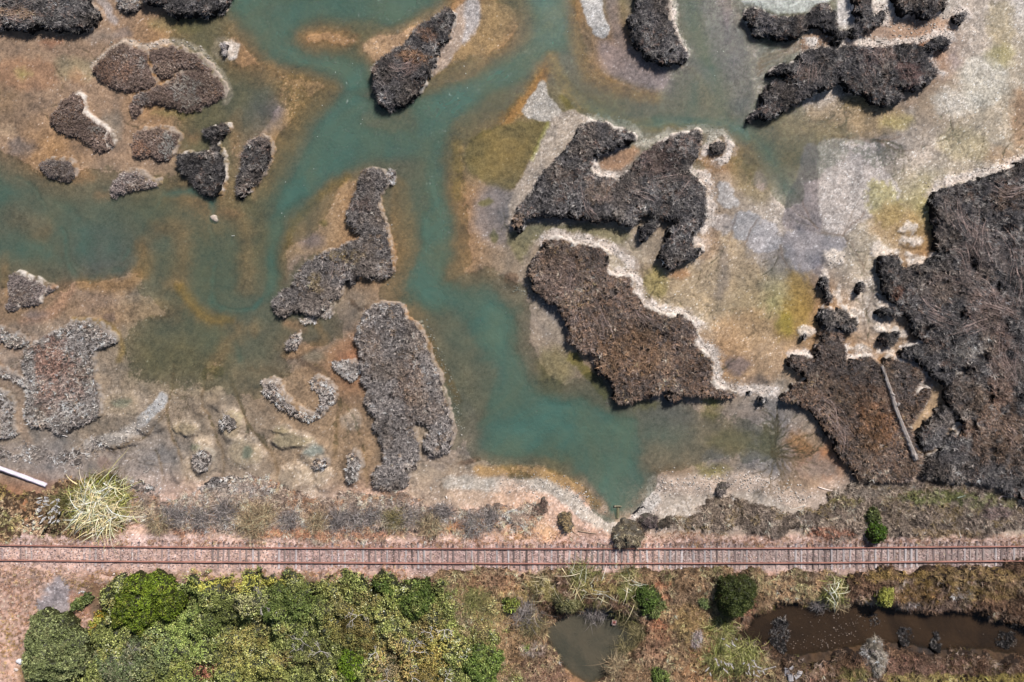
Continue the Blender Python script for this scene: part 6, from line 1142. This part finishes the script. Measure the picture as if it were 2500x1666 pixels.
def tussock(label, px, py, rpx, pal, H=.6, n=420, name='grass_tussock', cat='grass tussock', group='shaggy grass tussocks along the railway', az=None):
    q = fixp([(px, py)], 1 + H * .5)[0]; z = float(zt(q[:1], q[1:])[0]); rs = np.random.RandomState(int(px * 3 + py))
    t = thing(name, label, cat, (float(WX(q[0])), float(WY(q[1])), z), group); L = rpx / S * 1.35
    V, F, cc = arcs(int(n * 1.8), L * .85, .026, [tuple(int(v) for v in p_) for p_ in pal] + [tuple(int(v * .55) for v in p_) for p_ in pal], rs, spread=L * .34, rise=(5, 75), droop=1.3, azc=az, azs=.9, cz=.3, cj=1.0); cc *= 1.35
    mk('blades', V, F, np.clip(cc, 0, .8), M_BLADE, t)
    V, F, cc = arcs(int(n * .3), L * .6, .035, [tuple(int(v * .6) for v in p_) for p_ in pal], rs, spread=L * .3, rise=(5, 50), cz=.1)
    mk('dead_base', V, F, cc, M_BLADE, t); return t
GY = [(150, 140, 136), (128, 118, 114), (172, 162, 156)]; ST_ = [(176, 152, 120), (156, 134, 106), (190, 170, 138)]; OL = [(138, 126, 88), (116, 106, 74), (158, 144, 108)]; YG = [(150, 146, 92), (128, 128, 74), (176, 166, 116)]
for (x, y, r, pal, lb) in ((385, 1278, 24, ST_, 'straw-grey tussock right of the pampas grass, first of the row'), (410, 1262, 22, GY, 'grey tussock touching the first straw-grey one'), (448, 1268, 26, GY, 'large pale grey tussock above a rust soil patch'), (492, 1272, 24, GY, 'grey tussock third in the row right of the pampas'),
    (548, 1256, 30, GY, 'broad silvery tussock in front of the mud grass bed'), (618, 1282, 36, ST_, 'wide straw-yellow tussock above the rails'), (648, 1262, 26, ST_, 'straw-yellow tussock up and right of the wide one'), (705, 1274, 22, GY, 'grey tussock right of the straw-yellow pair'), (775, 1280, 24, ST_, 'brown-grey tussock left of the silver one'),
    (825, 1276, 28, GY, 'silver-white bushy tussock above a dark hollow'), (875, 1278, 28, GY, 'grey combed tussock right of the silver-white one'), (912, 1268, 24, GY, 'second grey combed tussock above orange soil'), (960, 1272, 26, OL, 'olive-grey tussock mid-way along the shore row'), (1002, 1268, 24, GY, 'grey tussock right of the olive-grey one'),
    (1050, 1286, 26, ST_, 'straw tussock just left of the orange soil scar'), (1080, 1252, 22, GY, 'dark grey tussock above the orange soil scar'), (1152, 1282, 28, GY, 'grey tussock just right of the orange soil scar'), (1196, 1268, 22, GY, 'last grey tussock of the row before the pink bank'),
    (1155, 1462, 34, YG, 'pale yellowish tussock at the right end of the thicket'), (1190, 1482, 28, OL, 'olive tussock beside the pale yellowish one'), (1285, 1498, 34, GY, 'grey straw tussock on the left bank of the muddy pond'), (1300, 1530, 28, OL, 'olive straw tussock at the pond left corner'),
    (1455, 1496, 30, GY, 'grey-brown tussock leaning into the pond from above'), (1540, 1515, 26, OL, 'olive tussock at the upper right pond bank'), (1570, 1556, 30, OL, 'spiky olive tussock on the right pond bank'), (1530, 1600, 26, OL, 'low olive tussock at the lower right pond bank'),
    (1510, 1640, 26, ST_, 'brownish tussock at the bottom pond bank'), (2010, 1480, 18, GY, 'pale dead tussock hanging into the ditch'), (2060, 1476, 18, ST_, 'pinkish white dead tussock hanging into the ditch')):
    tussock(lb, x, y, r, pal)
def pampas(label, px, py, r, pal, n=500, H=1.2, plumes=(), dead=0, gr='pampas grass clumps', pc=(226, 208, 204), ph=2.2, wd=.024, gg=.95):
    q = fixp([(px, py)], 1 + H * .5)[0]; z = float(zt(q[:1], q[1:])[0]); rs = np.random.RandomState(int(px * 3 + py)); L = r / S * 1.5
    t = thing('pampas_grass', label, 'pampas grass', (float(WX(q[0])), float(WY(q[1])), z), gr); lo = np.array(t.location)
    V, F, cc = arcs(int(n * 2.2), L * .6, wd, list(pal) + [tuple(int(v * .6) for v in p_) for p_ in pal], rs, spread=min(L * .36, .75) + (.35 if r > 45 else 0), rise=(5, 75), droop=1.5, cz=.3, cj=1.2); cc *= gg; mk('leaves', V, F, np.clip(cc, 0, .8), M_BLADE, t)
    if dead:
        V, F, cc = arcs(int(dead * 1.2), L * .8, wd * 1.6, [(214, 196, 158), (196, 176, 134), (226, 210, 184)], rs, spread=L * .34, rise=(8, 60), droop=1.2, cz=.6, cj=.6); cc *= gg; mk('dead_leaves', V, F, np.clip(cc, 0, .85), M_BLADE, t)
    for (x, y, s_) in plumes:
        h = ph * (.85 + .3 * rs.rand()); qq = fixp([(x, y)], z + h)[0]; top = np.array([float(WX(qq[0])) - lo[0], float(WY(qq[1])) - lo[1], h])
        k = 110; u = rs.rand(k); ax = -np.array([top[0] * .16, top[1] * .16, .0]) + rs.randn(3) * .14; ax[2] = -.5 * s_
        B = top[None] - ax[None] * 0 + ax[None] * u[:, None]; az = rs.rand(k) * 6.28; ww = (.03 + .045 * np.sin(u * 3.1)) * s_ * 1.2
        tip = B + np.stack([np.cos(az) * ww, np.sin(az) * ww, .06 + .05 * rs.rand(k)], -1); sdv = np.stack([-np.sin(az), np.cos(az), az * 0], -1) * .022
        V = np.stack([B - sdv, B + sdv, tip], 1).reshape(-1, 3); F = np.arange(3 * k).reshape(k, 3); cc = np.repeat(lin(pc)[None] * (.95 + .5 * rs.rand(k, 1)), 3, 0)
        P = np.array([top * 0 + [top[0] * .3, top[1] * .3, .2], top * [.7, .7, .6], top + ax * .9]); V2, F2, c2, _ = tube(P, [.012, .01, .008], (170, 150, 110), 5, 4, 1, 0)
        pl = mk('plume', V, F, np.clip(cc, 0, .82), M_BLADE, t); mk('stalk', V2, F2, c2, M_BLADE, pl)
    return t
PG1 = [(176, 168, 96), (140, 144, 66), (196, 184, 124), (110, 116, 48)]; PG2 = [(142, 140, 84), (112, 116, 60), (168, 160, 112)]; PG3 = [(128, 120, 80), (98, 96, 58), (150, 138, 102)]
rs0 = np.random.RandomState(5)
pampas('huge yellow-green pampas clump with straw leaves beside the left rails', 232, 1244, 46, PG1, n=1500, dead=520, wd=.05, gg=1.4)
pampas('pampas clump carrying a crowd of pinkish white plumes, left of the huge one', 140, 1236, 26, PG2, n=300, plumes=[(118 + rs0.uniform(-30, 30), 1246 + rs0.uniform(-34, 34), .9) for _ in range(46)], ph=2.6, pc=(238, 220, 216))
pampas('dark weedy pampas tuft above the huge clump', 250, 1196, 34, [(122, 112, 48), (104, 98, 40), (146, 134, 70)], n=420, dead=20)
pampas('yellow-green pampas clump at the upper left of the muddy pond', 1330, 1432, 30, PG3, n=520, dead=40)
pampas('straw and green pampas clump above the middle of the muddy pond', 1415, 1418, 34, PG2, n=460, dead=30, gg=1.3, wd=.032)
pampas('pampas clump right of the middle one, yellowish straw', 1458, 1440, 30, PG3, n=360, dead=30, gg=1.3, wd=.032)
pampas('bright leafy pampas clump left of the glossy green bush', 1535, 1430, 34, PG2, n=460, dead=30, gg=1.3, wd=.032)
pampas('long-leaved pampas clump hanging down beside the pinkish box', 1528, 1480, 28, PG2, n=300, dead=40)
pampas('light green pampas clump below the round dark tree', 1763, 1546, 30, PG2, n=420, gg=1.5, wd=.034, plumes=[(1768, 1560, .9), (1790, 1572, .9), (1796, 1578, .9), (1782, 1580, .9), (1800, 1562, .8)])
pampas('large light green pampas clump with white plumes at the bottom right', 1762, 1612, 44, PG2, n=700, gg=1.6, wd=.036, plumes=[(1762 + rs0.randn() * 14, 1628 + rs0.randn() * 14, 1) for _ in range(14)])
pampas('light green pampas clump with many plumes on its right side', 1822, 1618, 38, PG2, n=560, gg=1.6, wd=.036, plumes=[(1848 + rs0.randn() * 13, 1636 + rs0.randn() * 16, 1) for _ in range(16)])
pampas('spiky green pampas clump with a dead white skirt above the ditch', 2040, 1444, 26, PG2, n=460, dead=30, gg=1.4, wd=.032)
# ------------------------------------------------------------------ dark mats in the ditch
for (x, y, rx, ry, lb) in ((1905, 1545, 26, 42, 'large dark weed mat at the left end of the ditch'), (2136, 1512, 16, 18, 'small dark weed mat at the upper ditch edge'), (2212, 1552, 20, 22, 'round dark weed mat in the middle of the ditch'), (2284, 1566, 14, 24, 'narrow upright dark weed mat in the ditch'), (2458, 1562, 26, 22, 'dark weed mat at the right end of the ditch'), (2485, 1535, 26, 18, 'dark weed mat touching the right edge above the other')):
    poly = np.array(ell(x, y, rx, ry)); c = poly.mean(0)
    sp = dict(STY['dark']); sp.update(H=.10, dens=34, L=.14, nb=9, lump=.08, g=1.0, hull=(24, 22, 22)); t = thing('weed_mat', lb, 'water weed', (float(WX(c[0])), float(WY(c[1])), -.12), 'dark weed mats in the ditch')
    zb = zt(poly[:1, 0], poly[:1, 1]); cover(t, 'weed', [smooth(poly, True, 3)], sp, (), seed=int(x), bankh=max(0.0, -.1 - float(zt(c[:1], c[1:])[0])))
# ------------------------------------------------------------------ bare dead branches in the thicket
def dead_branch(label, px, py, r, seed, c=(206, 196, 190), h=1.9):
    rs = random.Random(seed); q = fixp([(px, py)], h)[0]; t = thing('dead_branch', label, 'dead branch', (float(WX(q[0])), float(WY(q[1])), h + float(0)), 'bare white branches in the thicket'); L0 = r / S
    def limb(p, a, L, rad, depth, par):
        n = 5; pts = [p]
        for k in range(n): a += rs.uniform(-.35, .35); pts.append((pts[-1][0] + L / n * math.cos(a), pts[-1][1] + L / n * math.sin(a), pts[-1][2] + rs.uniform(-.02, .06)))
        V, F, cc, caps = tube(pts, np.linspace(rad, rad * .45, n + 1), c, seed, 5, 1, .05); out.append((V, np.concatenate([F, np.concatenate([caps, caps[:, -1:]], 1)]), cc))
        if depth:
            for k in (2, 3, 4):
                if rs.random() < .85: limb(pts[k], a + rs.choice([-1, 1]) * rs.uniform(.5, 1.1), L * rs.uniform(.45, .7), rad * .6, depth - 1, par)
    a0 = rs.uniform(0, 6.28)
    for k in range(3):
        out = []; limb((0, 0, 0), a0 + k * 2.1 + rs.uniform(-.4, .4), L0, .028, 2, t); V, F, cc = merge(out); mk('limb', V, F, np.clip(cc, 0, .8), M_WOOD, t)
for k, (x, y, r, lb) in enumerate(((735, 1562, 22, 'white bare branch in the lower left of the thicket'), (722, 1590, 16, 'small white branch just below the lower left one'), (782, 1590, 26, 'largest white bare branch fan left of the vivid green bush'), (872, 1503, 24, 'grey bare branch lying above the olive-brown dome'),
    (1002, 1568, 18, 'white bare branch right of the olive-brown dome'), (1010, 1588, 26, 'spreading white branch under the small one'), (917, 1592, 16, 'short white branch between two brown domes'), (1008, 1655, 36, 'big tangle of grey branches cut by the bottom edge'), (945, 1660, 26, 'grey branches at the bottom edge left of the big tangle'),
    (1085, 1538, 20, 'pinkish white branch near the right end of the thicket'), (1050, 1545, 16, 'small grey branch left of the pinkish white one'), (628, 1455, 24, 'grey-white branches above the left part of the thicket'), (605, 1462, 16, 'pale twigs left of the grey-white branches'), (640, 1480, 18, 'pale twigs below the grey-white branches'),
    (1090, 1655, 20, 'pale branch at the bottom edge right of the tangle'), (315, 1600, 30, 'grey twigs on top of the grey-olive bush'))):
    dead_branch(lb, x, y, r, 40 + k)
